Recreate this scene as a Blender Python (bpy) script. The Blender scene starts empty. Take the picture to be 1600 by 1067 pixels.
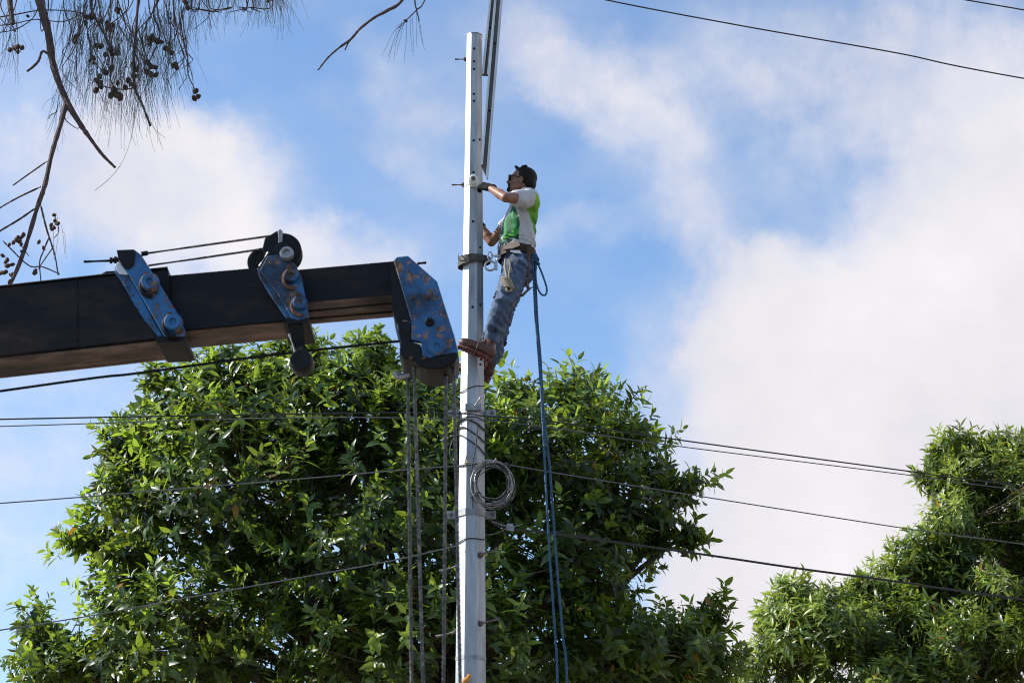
import bpy, math, random
import numpy as np
from mathutils import Vector, Matrix, noise

# ---------------------------------------------------------------- camera
sc = bpy.context.scene
COL = sc.collection
F_PX = 3111.0
PITCH = math.radians(20.0)
CAM_Z = 1.6
cam_d = bpy.data.cameras.new('camera')
cam = bpy.data.objects.new('camera', cam_d)
COL.objects.link(cam)
cam.location = (0, 0, CAM_Z)
cam.rotation_euler = (math.radians(90) + PITCH, 0, 0)
cam_d.sensor_width = 36.0
cam_d.lens = F_PX * 36.0 / 1600.0
cam_d.clip_end = 3000
cam_d.dof.use_dof = True
cam_d.dof.focus_distance = 16.2
cam_d.dof.aperture_fstop = 6.0
sc.camera = cam
sc.render.resolution_x, sc.render.resolution_y = 1024, 682
sc.view_settings.view_transform = 'Standard'
sc.view_settings.look = 'None'
sc.view_settings.gamma = 1
sc.view_settings.exposure = 0.62
sc.cycles.max_bounces = 6
sc.cycles.use_denoising = True
sc.cycles.pixel_filter_type = 'BLACKMAN_HARRIS'; sc.cycles.filter_width = 1.05

# ---------------------------------------------------------------- sky, clouds
SUN_DIR = Vector((-0.80, 0.06, 0.60)).normalized()
elev = math.asin(SUN_DIR.z)
azim = math.atan2(SUN_DIR.x, SUN_DIR.y)

RT, UP, FW = Vector((1, 0, 0)), Vector((0, -math.sin(PITCH), math.cos(PITCH))), Vector((0, math.cos(PITCH), math.sin(PITCH)))
def ray(px, py):
    return RT * ((px - 800) / F_PX) + UP * (-(py - 533.5) / F_PX) + FW
def P(px, py, D):
    """World point at distance D north of the camera that the photograph shows at (px, py)."""
    d = ray(px, py)
    return Vector((0, 0, CAM_Z)) + d * (D / d.y)

w = bpy.data.worlds.new('World'); sc.world = w
w.use_nodes = True
nt = w.node_tree; nt.nodes.clear()
N = nt.nodes.new; L = nt.links.new
def mth(op, a, b=None, c=None, clamp=False):
    n = N('ShaderNodeMath'); n.operation = op; n.use_clamp = clamp
    for i, v in enumerate((a, b, c)):
        if v is None: continue
        if isinstance(v, (int, float)): n.inputs[i].default_value = v
        else: L(v, n.inputs[i])
    return n.outputs[0]
out = N('ShaderNodeOutputWorld'); bg = N('ShaderNodeBackground')
L(bg.outputs[0], out.inputs[0])
sky = N('ShaderNodeTexSky'); sky.sky_type = 'NISHITA'; sky.sun_disc = False
sky.sun_elevation = elev; sky.sun_rotation = azim
sky.air_density = 1.0; sky.dust_density = 0.3; sky.ozone_density = 2.6
tc = N('ShaderNodeTexCoord'); sep = N('ShaderNodeSeparateXYZ'); L(tc.outputs['Generated'], sep.inputs[0])
az = mth('ARCTAN2', sep.outputs[0], sep.outputs[1]); el = mth('ARCSINE', sep.outputs[2])
comb = N('ShaderNodeCombineXYZ'); L(az, comb.inputs[0]); L(el, comb.inputs[1])
def nz(scale, detail, rough=0.55, off=(0, 0, 0), sc3=(1, 1, 1)):
    mp = N('ShaderNodeMapping'); L(tc.outputs['Generated'], mp.inputs[0]); mp.inputs['Location'].default_value = off
    mp.inputs['Scale'].default_value = sc3
    n = N('ShaderNodeTexNoise'); n.inputs['Scale'].default_value = scale; n.inputs['Detail'].default_value = detail
    n.inputs['Roughness'].default_value = rough; L(mp.outputs[0], n.inputs['Vector'])
    return n
n1 = nz(7.0, 7, 0.55, (3.1, 0, 1.7)); n2 = nz(26.0, 6, 0.6, (0.3, 2.0, 5.0))
def warp(n, amt):
    v = N('ShaderNodeVectorMath'); v.operation = 'SUBTRACT'; L(n.outputs['Color'], v.inputs[0]); v.inputs[1].default_value = (.5, .5, .5)
    s = N('ShaderNodeVectorMath'); s.operation = 'SCALE'; L(v.outputs[0], s.inputs[0]); s.inputs['Scale'].default_value = amt
    return s.outputs[0]
def vadd(a, b):
    v = N('ShaderNodeVectorMath'); v.operation = 'ADD'; L(a, v.inputs[0]); L(b, v.inputs[1]); return v.outputs[0]
uv = vadd(vadd(comb.outputs[0], warp(n1, 0.10)), warp(n2, 0.035))
def azel(px, py):
    d = ray(px, py).normalized(); return math.atan2(d.x, d.y), math.asin(d.z)
def blob(px, py, rx, ry, ang, soft, amp):
    """soft elliptical cloud patch at a compass direction; radii in photo pixels turned to radians"""
    a0, e0 = azel(px, py)
    mp = N('ShaderNodeMapping'); mp.vector_type = 'TEXTURE'
    mp.inputs['Location'].default_value = (a0, e0, 0); mp.inputs['Rotation'].default_value = (0, 0, math.radians(-ang))
    mp.inputs['Scale'].default_value = (rx / F_PX * 1.04, ry / F_PX, 1)
    L(uv, mp.inputs[0])
    ln = N('ShaderNodeVectorMath'); ln.operation = 'LENGTH'; L(mp.outputs[0], ln.inputs[0])
    mr = N('ShaderNodeMapRange'); mr.interpolation_type = 'SMOOTHSTEP'
    mr.inputs['From Min'].default_value = 1 + soft; mr.inputs['From Max'].default_value = max(0, 1 - soft)
    mr.inputs['To Min'].default_value = 0; mr.inputs['To Max'].default_value = amp
    L(ln.outputs['Value'], mr.inputs['Value'])
    return mr.outputs[0]
blobs = [  # x, y, rx, ry, angle clockwise, softness, amount
    (1640, 640, 470, 330, 0, .16, 1.0), (1480, 900, 420, 250, 0, .25, .95), (1640, 360, 330, 200, -35, .5, .95),
    (1280, 620, 160, 190, 12, .3, .85), (1180, 800, 130, 170, 0, .45, .8), (1600, 200, 260, 150, 20, .6, .7),
    (1300, 110, 330, 80, 5, .8, .38), (1440, 160, 240, 140, 0, .8, .35),
    (960, 110, 150, 72, 38, .8, .46), (1030, 230, 190, 70, 52, .85, .32), (860, 60, 90, 60, 20, .8, .35), (1310, 500, 190, 130, -20, .42, .85), (1215, 440, 90, 70, -30, .6, .6), (1180, 400, 40, 34, 0, .6, .45), (1420, 330, 130, 80, -35, .6, .55), (1110, 420, 190, 45, 72, .8, .33),
    (250, 300, 200, 120, 20, .55, .82), (120, 240, 150, 90, -20, .7, .55), (400, 390, 170, 70, 8, .6, .75), (330, 240, 80, 60, 0, .8, .35),
    (60, 120, 140, 90, 0, .8, .25), (640, 140, 90, 60, 20, .7, .35), (560, 380, 160, 40, 0, .8, .3), (950, 385, 130, 30, -8, .8, .22),
    (640, 240, 120, 30, 30, .9, .2), (60, 760, 420, 240, 0, .9, .34), (1060, 640, 60, 120, 0, .9, .3),
]
acc = None
for b in blobs:
    m = blob(*b)
    inv = mth('SUBTRACT', 1.0, m)
    acc = inv if acc is None else mth('MULTIPLY', acc, inv)
cover = mth('SUBTRACT', 1.0, acc)
# ragged edges: fine noise eats into the half-covered zones
n6 = nz(17, 10, 0.62, (5, 2, 8)); n7 = nz(48, 8, 0.6, (1, 7, 3))
edge = mth('MULTIPLY', mth('MULTIPLY', cover, mth('SUBTRACT', 1.0, cover)), 4.0)
ragged = mth('ADD', mth('MULTIPLY', mth('SUBTRACT', n6.outputs['Fac'], .5), 1.5), mth('MULTIPLY', mth('SUBTRACT', n7.outputs['Fac'], .5), .55))
cover = mth('ADD', cover, mth('MULTIPLY', edge, ragged), clamp=True)
# thin veil everywhere plus broken texture inside the clouds
n3 = nz(10, 9, 0.6, (7, 1, 2), (1, 1, 1.6))
veil = N('ShaderNodeMapRange'); veil.inputs['From Min'].default_value = .35; veil.inputs['From Max'].default_value = .75
veil.inputs['To Min'].default_value = .07; veil.inputs['To Max'].default_value = .27; L(n3.outputs['Fac'], veil.inputs['Value'])
cover = mth('SUBTRACT', 1.0, mth('MULTIPLY', mth('SUBTRACT', 1.0, cover), mth('SUBTRACT', 1.0, veil.outputs[0])), clamp=True)
# clouds round the rest of the sky too (behind the viewer)
n5 = nz(2.2, 9, 0.55, (1, 4, 2), (1, 1, 2.2))
rest = N('ShaderNodeMapRange'); rest.interpolation_type = 'SMOOTHSTEP'; rest.inputs['From Min'].default_value = .48; rest.inputs['From Max'].default_value = .62; L(n5.outputs['Fac'], rest.inputs['Value'])
behind = N('ShaderNodeMapRange'); behind.inputs['From Min'].default_value = .72; behind.inputs['From Max'].default_value = .5; L(sep.outputs[1], behind.inputs['Value'])
cover = mth('MAXIMUM', cover, mth('MULTIPLY', mth('MULTIPLY', rest.outputs[0], behind.outputs[0]), .25))
# the white cloud bank goes on round to the right of the view
def sstep(src, a, b):
    r = N('ShaderNodeMapRange'); r.interpolation_type = 'SMOOTHSTEP'; r.inputs['From Min'].default_value = a; r.inputs['From Max'].default_value = b
    L(src, r.inputs['Value']); return r.outputs[0]
bank = mth('MULTIPLY', mth('MULTIPLY', sstep(az, .34, .5), sstep(az, 2.1, 1.8)), sstep(el, 1.2, .7))
cover = mth('MAXIMUM', cover, mth('MULTIPLY', bank, .95))
n4 = nz(9, 9, 0.6, (2, 9, 4))
cr = N('ShaderNodeValToRGB'); L(n4.outputs['Fac'], cr.inputs[0])
cr.color_ramp.elements[0].position = .3; cr.color_ramp.elements[0].color = (4.2, 4.12, 4.45, 1)
cr.color_ramp.elements[1].position = .7; cr.color_ramp.elements[1].color = (5.2, 5.0, 5.12, 1)
skc = N('ShaderNodeMixRGB'); skc.blend_type = 'MULTIPLY'; skc.inputs[0].default_value = 1.0
L(sky.outputs[0], skc.inputs[1]); skc.inputs[2].default_value = (.86, 1.06, 1.17, 1)
mix = N('ShaderNodeMixRGB'); L(cover, mix.inputs[0]); L(skc.outputs[0], mix.inputs[1]); L(cr.outputs[0], mix.inputs[2])
L(mix.outputs[0], bg.inputs[0]); bg.inputs[1].default_value = 0.121

sun_d = bpy.data.lights.new('sun', 'SUN'); sun_d.energy = 5.0; sun_d.angle = math.radians(0.5); sun_d.color = (1.0, .95, .87)
sun = bpy.data.objects.new('sun', sun_d); COL.objects.link(sun)
sun.rotation_euler = SUN_DIR.to_track_quat('Z', 'Y').to_euler()
sun.location = (-20, 5, 30)

# ---------------------------------------------------------------- materials
def material(name, build):
    m = bpy.data.materials.new(name); m.use_nodes = True
    t = m.node_tree; t.nodes.clear()
    o = t.nodes.new('ShaderNodeOutputMaterial')
    s = build(t); t.links.new(s, o.inputs[0]); return m
def ramp(t, fac, stops):
    r = t.nodes.new('ShaderNodeValToRGB'); t.links.new(fac, r.inputs[0])
    while len(r.color_ramp.elements) < len(stops): r.color_ramp.elements.new(.5)
    for e, (p, c) in zip(r.color_ramp.elements, stops):
        e.position = p; e.color = (*c, 1)
    return r.outputs[0]
def tnoise(t, scale, detail=5, rough=.6, stretch=(1, 1, 1)):
    c = t.nodes.new('ShaderNodeTexCoord'); mp = t.nodes.new('ShaderNodeMapping'); mp.inputs['Scale'].default_value = stretch
    t.links.new(c.outputs['Object'], mp.inputs[0])
    n = t.nodes.new('ShaderNodeTexNoise'); n.inputs['Scale'].default_value = scale; n.inputs['Detail'].default_value = detail
    n.inputs['Roughness'].default_value = rough; t.links.new(mp.outputs[0], n.inputs['Vector']); return n.outputs['Fac']
def surf(name, stops, scale=8, rough=.6, metal=0., bump=.15, bscale=40, stretch=(1, 1, 1), detail=6, spec=.5, coat=0):
    def b(t):
        p = t.nodes.new('ShaderNodeBsdfPrincipled')
        f = tnoise(t, scale, detail, .65, stretch)
        t.links.new(ramp(t, f, stops), p.inputs['Base Color'])
        p.inputs['Roughness'].default_value = rough; p.inputs['Metallic'].default_value = metal
        p.inputs['Specular IOR Level'].default_value = spec
        if bump:
            bm = t.nodes.new('ShaderNodeBump'); bm.inputs['Strength'].default_value = bump; bm.inputs['Distance'].default_value = .01
            t.links.new(tnoise(t, bscale, 5), bm.inputs['Height']); t.links.new(bm.outputs[0], p.inputs['Normal'])
        return p.outputs[0]
    return material(name, b)
def chipped(name, paint1, paint2, metal_c, rust_c, thr, scale, rough=.5):
    """old paint with chips down to rust and dark steel"""
    def b(t):
        p = t.nodes.new('ShaderNodeBsdfPrincipled')
        base = ramp(t, tnoise(t, 6, 6), [(.35, paint1), (.65, paint2)])
        rust = ramp(t, tnoise(t, 40, 5), [(.35, metal_c), (.6, rust_c)])
        m = ramp(t, tnoise(t, scale, 9, .68), [(thr, (0, 0, 0)), (thr + .025, (1, 1, 1))])
        mx = t.nodes.new('ShaderNodeMixRGB'); t.links.new(m, mx.inputs[0]); t.links.new(base, mx.inputs[1]); t.links.new(rust, mx.inputs[2])
        grime = ramp(t, tnoise(t, 4, 8, .7), [(.46, (1, 1, 1)), (.60, (.18, .18, .20))])
        m2 = t.nodes.new('ShaderNodeMixRGB'); m2.blend_type = 'MULTIPLY'; m2.inputs[0].default_value = 1
        t.links.new(mx.outputs[0], m2.inputs[1]); t.links.new(grime, m2.inputs[2])
        t.links.new(m2.outputs[0], p.inputs['Base Color'])
        p.inputs['Roughness'].default_value = rough
        bm = t.nodes.new('ShaderNodeBump'); bm.inputs['Strength'].default_value = .4; bm.inputs['Distance'].default_value = .004; bm.invert = True
        t.links.new(m, bm.inputs['Height']); t.links.new(bm.outputs[0], p.inputs['Normal'])
        return p.outputs[0]
    return material(name, b)
def leafmat(name, dark, mid, young_sunlit, trans, tmix=.32, rough=.34):
    def b(t):
        a = t.nodes.new('ShaderNodeAttribute'); a.attribute_name = 'tint'
        c = ramp(t, a.outputs['Fac'], [(0, dark), (.55, mid), (.93, young_sunlit), (1.0, (.30, .16, .02))])  # low tints painted as shaded leaf, high ones as sunlit and young
        p = t.nodes.new('ShaderNodeBsdfPrincipled'); t.links.new(c, p.inputs['Base Color'])
        p.inputs['Roughness'].default_value = rough; p.inputs['Specular IOR Level'].default_value = .55
        tr = t.nodes.new('ShaderNodeBsdfTranslucent')
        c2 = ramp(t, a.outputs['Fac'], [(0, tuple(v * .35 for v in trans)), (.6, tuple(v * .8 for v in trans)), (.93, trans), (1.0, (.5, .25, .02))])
        t.links.new(c2, tr.inputs['Color'])
        mx = t.nodes.new('ShaderNodeMixShader'); mx.inputs[0].default_value = tmix
        t.links.new(p.outputs[0], mx.inputs[1]); t.links.new(tr.outputs[0], mx.inputs[2])
        return mx.outputs[0]
    return material(name, b)

M = {}
M['galv'] = surf('galvanised_steel', [(.30, (.22, .23, .245)), (.5, (.34, .35, .365)), (.70, (.46, .46, .47))], 9, .48, .58, .10, 70, (1.6, 1.6, .22), 10)
M['galv2'] = surf('weathered_channel_steel', [(.3, (.09, .08, .07)), (.6, (.19, .17, .15)), (.75, (.30, .27, .24))], 5, .5, .4, .15, 60, (1, 1, .3))
M['galv_bright'] = surf('bright_channel_lip', [(.3, (.50, .50, .50)), (.7, (.68, .68, .67))], 8, .42, .4, .1, 60)
M['bracket'] = surf('dull_bracket_steel', [(.3, (.16, .16, .17)), (.7, (.36, .36, .37))], 14, .5, .5, .15, 60)
M['bolt'] = surf('rusty_bolt', [(.3, (.05, .04, .035)), (.7, (.20, .14, .10))], 30, .6, .4, .2, 120)
M['hole'] = surf('hole_shade', [(.3, (.006, .006, .007)), (.7, (.012, .012, .012))], 8, .9, 0, 0)  # near-black colour painted in for the shade inside holes
M['black_steel'] = surf('greasy_black_steel', [(.3, (.004, .004, .005)), (.6, (.009, .009, .010)), (.75, (.02, .015, .012))], 9, .5, 0, .3, 30, spec=.2)
M['boom'] = surf('dirty_boom_paint', [(.3, (.004, .005, .007)), (.50, (.008, .008, .010)), (.64, (.030, .019, .014)), (.74, (.06, .038, .028))], 6, .5, 0, .12, 25, (.35, 1, 1), 9, .18)
M['boom_under'] = surf('boom_underside', [(.34, (.02, .013, .011)), (.47, (.075, .048, .038)), (.66, (.24, .155, .12))], 8, .6, .1, .25, 25, (.3, 1, 1.6), 9)
M['blue'] = chipped('chipped_blue_paint', (.010, .085, .235), (.020, .135, .34), (.010, .009, .009), (.22, .09, .04), .555, 18)
M['blue_worn'] = chipped('worn_blue_paint', (.009, .070, .19), (.018, .12, .30), (.010, .009, .009), (.30, .17, .10), .545, 21)
M['rust'] = surf('rust', [(.3, (.018, .012, .010)), (.5, (.07, .032, .018)), (.72, (.24, .10, .05))], 26, .8, 0, .4, 60)
M['wire'] = surf('black_cable', [(.3, (.012, .012, .013)), (.7, (.03, .03, .032))], 20, .45, 0, 0)
M['wire_grey'] = surf('grey_cable', [(.3, (.09, .09, .095)), (.7, (.20, .20, .21))], 20, .5, .3, 0)
M['strand'] = surf('steel_strand', [(.3, (.12, .11, .105)), (.7, (.42, .40, .38))], 40, .45, .5, 0)
M['hoist'] = surf('greasy_hoist_rope', [(.3, (.02, .017, .016)), (.5, (.085, .072, .066)), (.7, (.24, .21, .19))], 40, .5, .35, 0)
M['rope_blue'] = surf('blue_braided_rope', [(.35, (.012, .05, .11)), (.55, (.022, .09, .18)), (.72, (.12, .21, .32))], 60, .7, 0, .4, 150)
M['rope_tan'] = surf('tan_hemp_rope', [(.3, (.16, .13, .09)), (.7, (.42, .36, .27))], 60, .85, 0, .5, 150)
M['skin'] = surf('skin', [(.3, (.17, .075, .046)), (.7, (.25, .12, .075))], 12, .5, 0, .08, 60, spec=.4)
M['hair'] = surf('black_hair', [(.3, (.003, .0025, .0025)), (.7, (.008, .007, .0065))], 30, .55, 0, .6, 90, (1, 1, 1), spec=.2)
M['glass'] = surf('dark_lens', [(.3, (.004, .004, .005)), (.7, (.008, .008, .010))], 8, .12, 0, 0)
M['glove'] = surf('black_glove', [(.3, (.005, .005, .0055)), (.7, (.011, .0105, .0105))], 30, .8, 0, .4, 90, spec=.15)
M['leather'] = surf('brown_leather', [(.3, (.018, .012, .009)), (.7, (.042, .026, .018))], 14, .6, 0, .3, 50, spec=.2)
M['leather_tan'] = surf('tan_leather', [(.3, (.14, .10, .075)), (.7, (.22, .17, .13))], 14, .6, 0, .3, 50)
M['strap'] = surf('worn_strap', [(.3, (.03, .025, .02)), (.7, (.11, .095, .08))], 18, .6, 0, .3, 60, spec=.3)
M['boot'] = surf('oxblood_boot', [(.3, (.045, .017, .012)), (.7, (.12, .047, .033))], 20, .42, 0, .35, 40)
M['sole'] = surf('red_sole', [(.3, (.04, .007, .005)), (.7, (.16, .024, .017))], 20, .6, 0, .8, 45)
M['steel'] = surf('steel_ring', [(.3, (.30, .30, .31)), (.7, (.5, .5, .5))], 20, .32, .8, 0)
M['porcelain'] = surf('white_porcelain', [(.3, (.55, .55, .52)), (.7, (.74, .74, .70))], 14, .3, 0, 0)
M['white_cloth'] = surf('white_cloth', [(.3, (.6, .6, .6)), (.7, (.75, .75, .75))], 14, .8, 0, .3)
M['orange'] = surf('orange_rag', [(.3, (.45, .15, .02)), (.7, (.75, .33, .07))], 14, .8, 0, .4)
M['bark'] = surf('brown_bark', [(.3, (.03, .022, .017)), (.7, (.12, .09, .07))], 12, .85, 0, .6, 40, (1, 1, .4))
M['bark_red'] = surf('reddish_bark', [(.3, (.035, .018, .018)), (.7, (.11, .065, .055))], 20, .8, 0, .6, 60)
M['twig'] = surf('twig', [(.3, (.06, .045, .025)), (.7, (.16, .12, .07))], 12, .8, 0, .2)
M['cone'] = surf('cone_brown', [(.3, (.02, .012, .010)), (.7, (.11, .05, .035))], 50, .8, 0, .8, 120)
M['needle'] = surf('needle_green', [(.3, (.03, .037, .022)), (.7, (.085, .09, .055))], 12, .55, 0, 0)
M['ground'] = surf('dusty_ground', [(.3, (.09, .085, .05)), (.5, (.16, .13, .10)), (.7, (.22, .18, .145))], .4, .95, 0, .4, 8, detail=10)
M['leaf'] = leafmat('citrus_leaf', (.004, .011, .005), (.030, .082, .018), (.20, .29, .038), (.48, .66, .06), .38, .37)
M['mango'] = leafmat('mango_leaf', (.012, .034, .008), (.10, .165, .028), (.27, .33, .05), (.46, .58, .06), .36, .36)

def jeansmat(t):
    p = t.nodes.new('ShaderNodeBsdfPrincipled')
    a = t.nodes.new('ShaderNodeAttribute'); a.attribute_name = 'fade'
    n = tnoise(t, 26, 8, .7, (1, 1, .6))
    ad = t.nodes.new('ShaderNodeMath'); ad.operation = 'ADD'; t.links.new(n, ad.inputs[0]); t.links.new(a.outputs['Fac'], ad.inputs[1])
    t.links.new(ramp(t, ad.outputs[0], [(.28, (.030, .046, .082)), (.58, (.066, .10, .165)), (.84, (.19, .25, .36))]), p.inputs['Base Color'])
    p.inputs['Roughness'].default_value = .85
    bm = t.nodes.new('ShaderNodeBump'); bm.inputs['Strength'].default_value = .5; bm.inputs['Distance'].default_value = .01
    t.links.new(tnoise(t, 30, 4), bm.inputs['Height']); t.links.new(bm.outputs[0], p.inputs['Normal'])
    return p.outputs[0]
M['jeans'] = material('faded_denim', jeansmat)
def shirtmat(t):
    p = t.nodes.new('ShaderNodeBsdfPrincipled')
    a = t.nodes.new('ShaderNodeAttribute'); a.attribute_name = 'print_colour'
    t.links.new(a.outputs['Color'], p.inputs['Base Color'])
    p.inputs['Roughness'].default_value = .75
    bm = t.nodes.new('ShaderNodeBump'); bm.inputs['Strength'].default_value = .35; bm.inputs['Distance'].default_value = .012
    t.links.new(tnoise(t, 11, 3, .5, (1, 1, .5)), bm.inputs['Height']); t.links.new(bm.outputs[0], p.inputs['Normal'])
    tr = t.nodes.new('ShaderNodeBsdfTranslucent'); t.links.new(a.outputs['Color'], tr.inputs['Color'])
    mx = t.nodes.new('ShaderNodeMixShader'); mx.inputs[0].default_value = .15
    t.links.new(p.outputs[0], mx.inputs[1]); t.links.new(tr.outputs[0], mx.inputs[2])
    return mx.outputs[0]
M['shirt'] = material('printed_tshirt', shirtmat)

# ---------------------------------------------------------------- mesh helpers
def frame_of(d, hint=Vector((0, 0, 1))):
    d = d.normalized()
    if abs(d.dot(hint)) > .97: hint = Vector((0, 1, 0))
    a = d.cross(hint).normalized(); b = a.cross(d).normalized()
    return a, b
class MB:
    def __init__(self): self.v = []; self.f = []
    def add(self, vs, fs):
        k = len(self.v); self.v += [Vector(p) for p in vs]; self.f += [tuple(i + k for i in f) for f in fs]; return self
    def prism(self, pts, ext):
        """polygon (list of points) pushed along ext"""
        n = len(pts); e = Vector(ext); vs = list(pts) + [Vector(p) + e for p in pts]
        fs = [tuple(range(n)), tuple(range(2 * n - 1, n - 1, -1))] + [(i, i + n, (i + 1) % n + n, (i + 1) % n) for i in range(n)]
        return self.add(vs, fs)
    def box(self, c, x, y, z):
        c, x, y, z = map(Vector, (c, x, y, z))
        return self.prism([c - x - y - z, c + x - y - z, c + x + y - z, c - x + y - z], z * 2)
    def rings(self, rings, cap=True, closed=False):
        n = len(rings[0]); vs = [p for r in rings for p in r]; fs = []
        m = len(rings)
        for i in range(m if closed else m - 1):
            for j in range(n):
                a = i * n + j; b = i * n + (j + 1) % n; i2 = (i + 1) % m
                fs.append((a, b, i2 * n + (j + 1) % n, i2 * n + j))
        if cap and not closed:
            fs.append(tuple(range(n - 1, -1, -1))); fs.append(tuple(range((m - 1) * n, m * n)))
        return self.add(vs, fs)
    def tube(self, pts, r, n=8, cap=True, closed=False, twist=0., lobes=0, amp=0.):
        pts = [Vector(p) for p in pts]; m = len(pts)
        rs = r if isinstance(r, (list, tuple)) else [r] * m
        rings = []; prev = None; ang0 = 0
        for i, p in enumerate(pts):
            d = (pts[(i + 1) % m] - pts[i - 1]) if closed else (pts[min(i + 1, m - 1)] - pts[max(i - 1, 0)])
            d = d.normalized()
            if prev is None: a, b = frame_of(d)
            else:
                a = (prev - d * prev.dot(d)).normalized(); b = d.cross(a)
            prev = a; ring = []
            for k in range(n):
                t = 2 * math.pi * k / n
                rr = rs[i] * (1 + (amp * math.cos(lobes * (t - ang0)) if lobes else 0))
                ring.append(p + (a * math.cos(t) + b * math.sin(t)) * rr)
            rings.append(ring); ang0 += twist
        return self.rings(rings, cap, closed)
    def cyl(self, p0, p1, r, n=16, r1=None): return self.tube([p0, p1], [r, r if r1 is None else r1], n)
    def lathe(self, c, axis, prof, n=20):
        """prof: list of (distance along axis, radius)"""
        a, b = frame_of(Vector(axis)); ax = Vector(axis).normalized(); c = Vector(c)
        return self.rings([[c + ax * h + (a * math.cos(2 * math.pi * k / n) + b * math.sin(2 * math.pi * k / n)) * r for k in range(n)] for h, r in prof])
    def ell(self, c, x, y, z, n=14, m=9):
        c, x, y, z = map(Vector, (c, x, y, z)); rings = []
        for i in range(1, m):
            t = math.pi * i / m; rings.append([c + z * math.cos(t) + (x * math.cos(2 * math.pi * k / n) + y * math.sin(2 * math.pi * k / n)) * math.sin(t) for k in range(n)])
        return self.rings(rings)
    def cap(self, p0, r0, p1, r1, n=14):
        """tapered capsule"""
        p0, p1 = Vector(p0), Vector(p1); d = (p1 - p0).normalized(); pr = []; L_ = (p1 - p0).length
        for i in range(1, 5): t = math.pi / 2 * i / 4; pr.append((-r0 * math.cos(t), r0 * math.sin(t)))
        for i in range(3, -1, -1): t = math.pi / 2 * (i + .01) / 4; pr.append((L_ + r1 * math.cos(t), r1 * math.sin(t)))
        return self.lathe(p0, d, pr, n)
    def loft(self, secs, n=28):
        """secs: (centre, a vector, b vector) ellipses"""
        return self.rings([[Vector(c) + Vector(a) * math.cos(2 * math.pi * k / n) + Vector(b) * math.sin(2 * math.pi * k / n) for k in range(n)] for c, a, b in secs])
    def build(self, name, mat, parent=None, smooth=True, angle=40):
        org = origin_of(parent)
        me = bpy.data.meshes.new(name)
        me.from_pydata([p - org for p in self.v], [], self.f); me.validate()
        me.materials.append(mat if not isinstance(mat, str) else M[mat])
        o = bpy.data.objects.new(name, me); COL.objects.link(o)
        if parent is not None: o.parent = parent
        fix_normals(me)
        if smooth:
            me.shade_smooth() if hasattr(me, 'shade_smooth') else None
            try: me.set_sharp_from_angle(angle=math.radians(angle))
            except Exception: pass
        return o
def fix_normals(me):
    import bmesh
    b = bmesh.new(); b.from_mesh(me); bmesh.ops.recalc_face_normals(b, faces=b.faces); b.to_mesh(me); b.free()
def origin_of(o):
    v = Vector((0, 0, 0))
    while o is not None: v += o.location; o = o.parent
    return v
def tag(o, label=None, cat=None, group=None, kind=None):
    if label: o['label'] = label
    if cat: o['category'] = cat
    if group: o['group'] = group
    if kind: o['kind'] = kind
    return o
def empty(name, loc, label, cat, group=None):
    o = bpy.data.objects.new(name, None); COL.objects.link(o); o.location = loc; o.empty_display_size = .2
    return tag(o, label, cat, group)
def rebase(o, loc):
    """move a top-level mesh's origin to loc without moving its shape"""
    loc = Vector(loc); o.data.transform(Matrix.Translation(o.location - loc)); o.location = loc; return o
def fuse(o, voxel, smooth_it=4):
    """merge the overlapping volumes of a mesh into one continuous skin"""
    r = o.modifiers.new('r', 'REMESH'); r.mode = 'VOXEL'; r.voxel_size = voxel
    s = o.modifiers.new('s', 'SMOOTH'); s.iterations = smooth_it; s.factor = .5
    dg = bpy.context.evaluated_depsgraph_get(); dg.update()
    me = bpy.data.meshes.new_from_object(o.evaluated_get(dg)); o.modifiers.clear()
    old = o.data; mats = list(old.materials); o.data = me; me.name = o.name
    me.materials.clear()
    for m in mats: me.materials.append(m)
    me.shade_smooth() if hasattr(me, 'shade_smooth') else None
    return o
def crom(pts, seg=8):
    """smooth curve through control points"""
    pts = [Vector(p) for p in pts]; out = []
    q = [pts[0] * 2 - pts[1]] + pts + [pts[-1] * 2 - pts[-2]]
    for i in range(1, len(q) - 2):
        for k in range(seg):
            t = k / seg; a, b, c, d = q[i - 1:i + 3]
            out.append(.5 * ((2 * b) + (c - a) * t + (2 * a - 5 * b + 4 * c - d) * t * t + (3 * b - a - 3 * c + d) * t ** 3))
    out.append(pts[-1]); return out
def px_m(py, D):  # metres per photo pixel at that place
    return (D / ray(800, py).y) / F_PX

# ---------------------------------------------------------------- ground
g = MB(); S = 400; n = 24
g.v = [Vector((-S + 2 * S * i / n, -S + 2 * S * j / n, 0)) for j in range(n + 1) for i in range(n + 1)]
g.f = [(j * (n + 1) + i, j * (n + 1) + i + 1, (j + 1) * (n + 1) + i + 1, (j + 1) * (n + 1) + i) for j in range(n) for i in range(n)]
tag(g.build('ground', 'ground', smooth=False), 'dusty open ground under the pole', None, None, 'structure')

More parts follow.
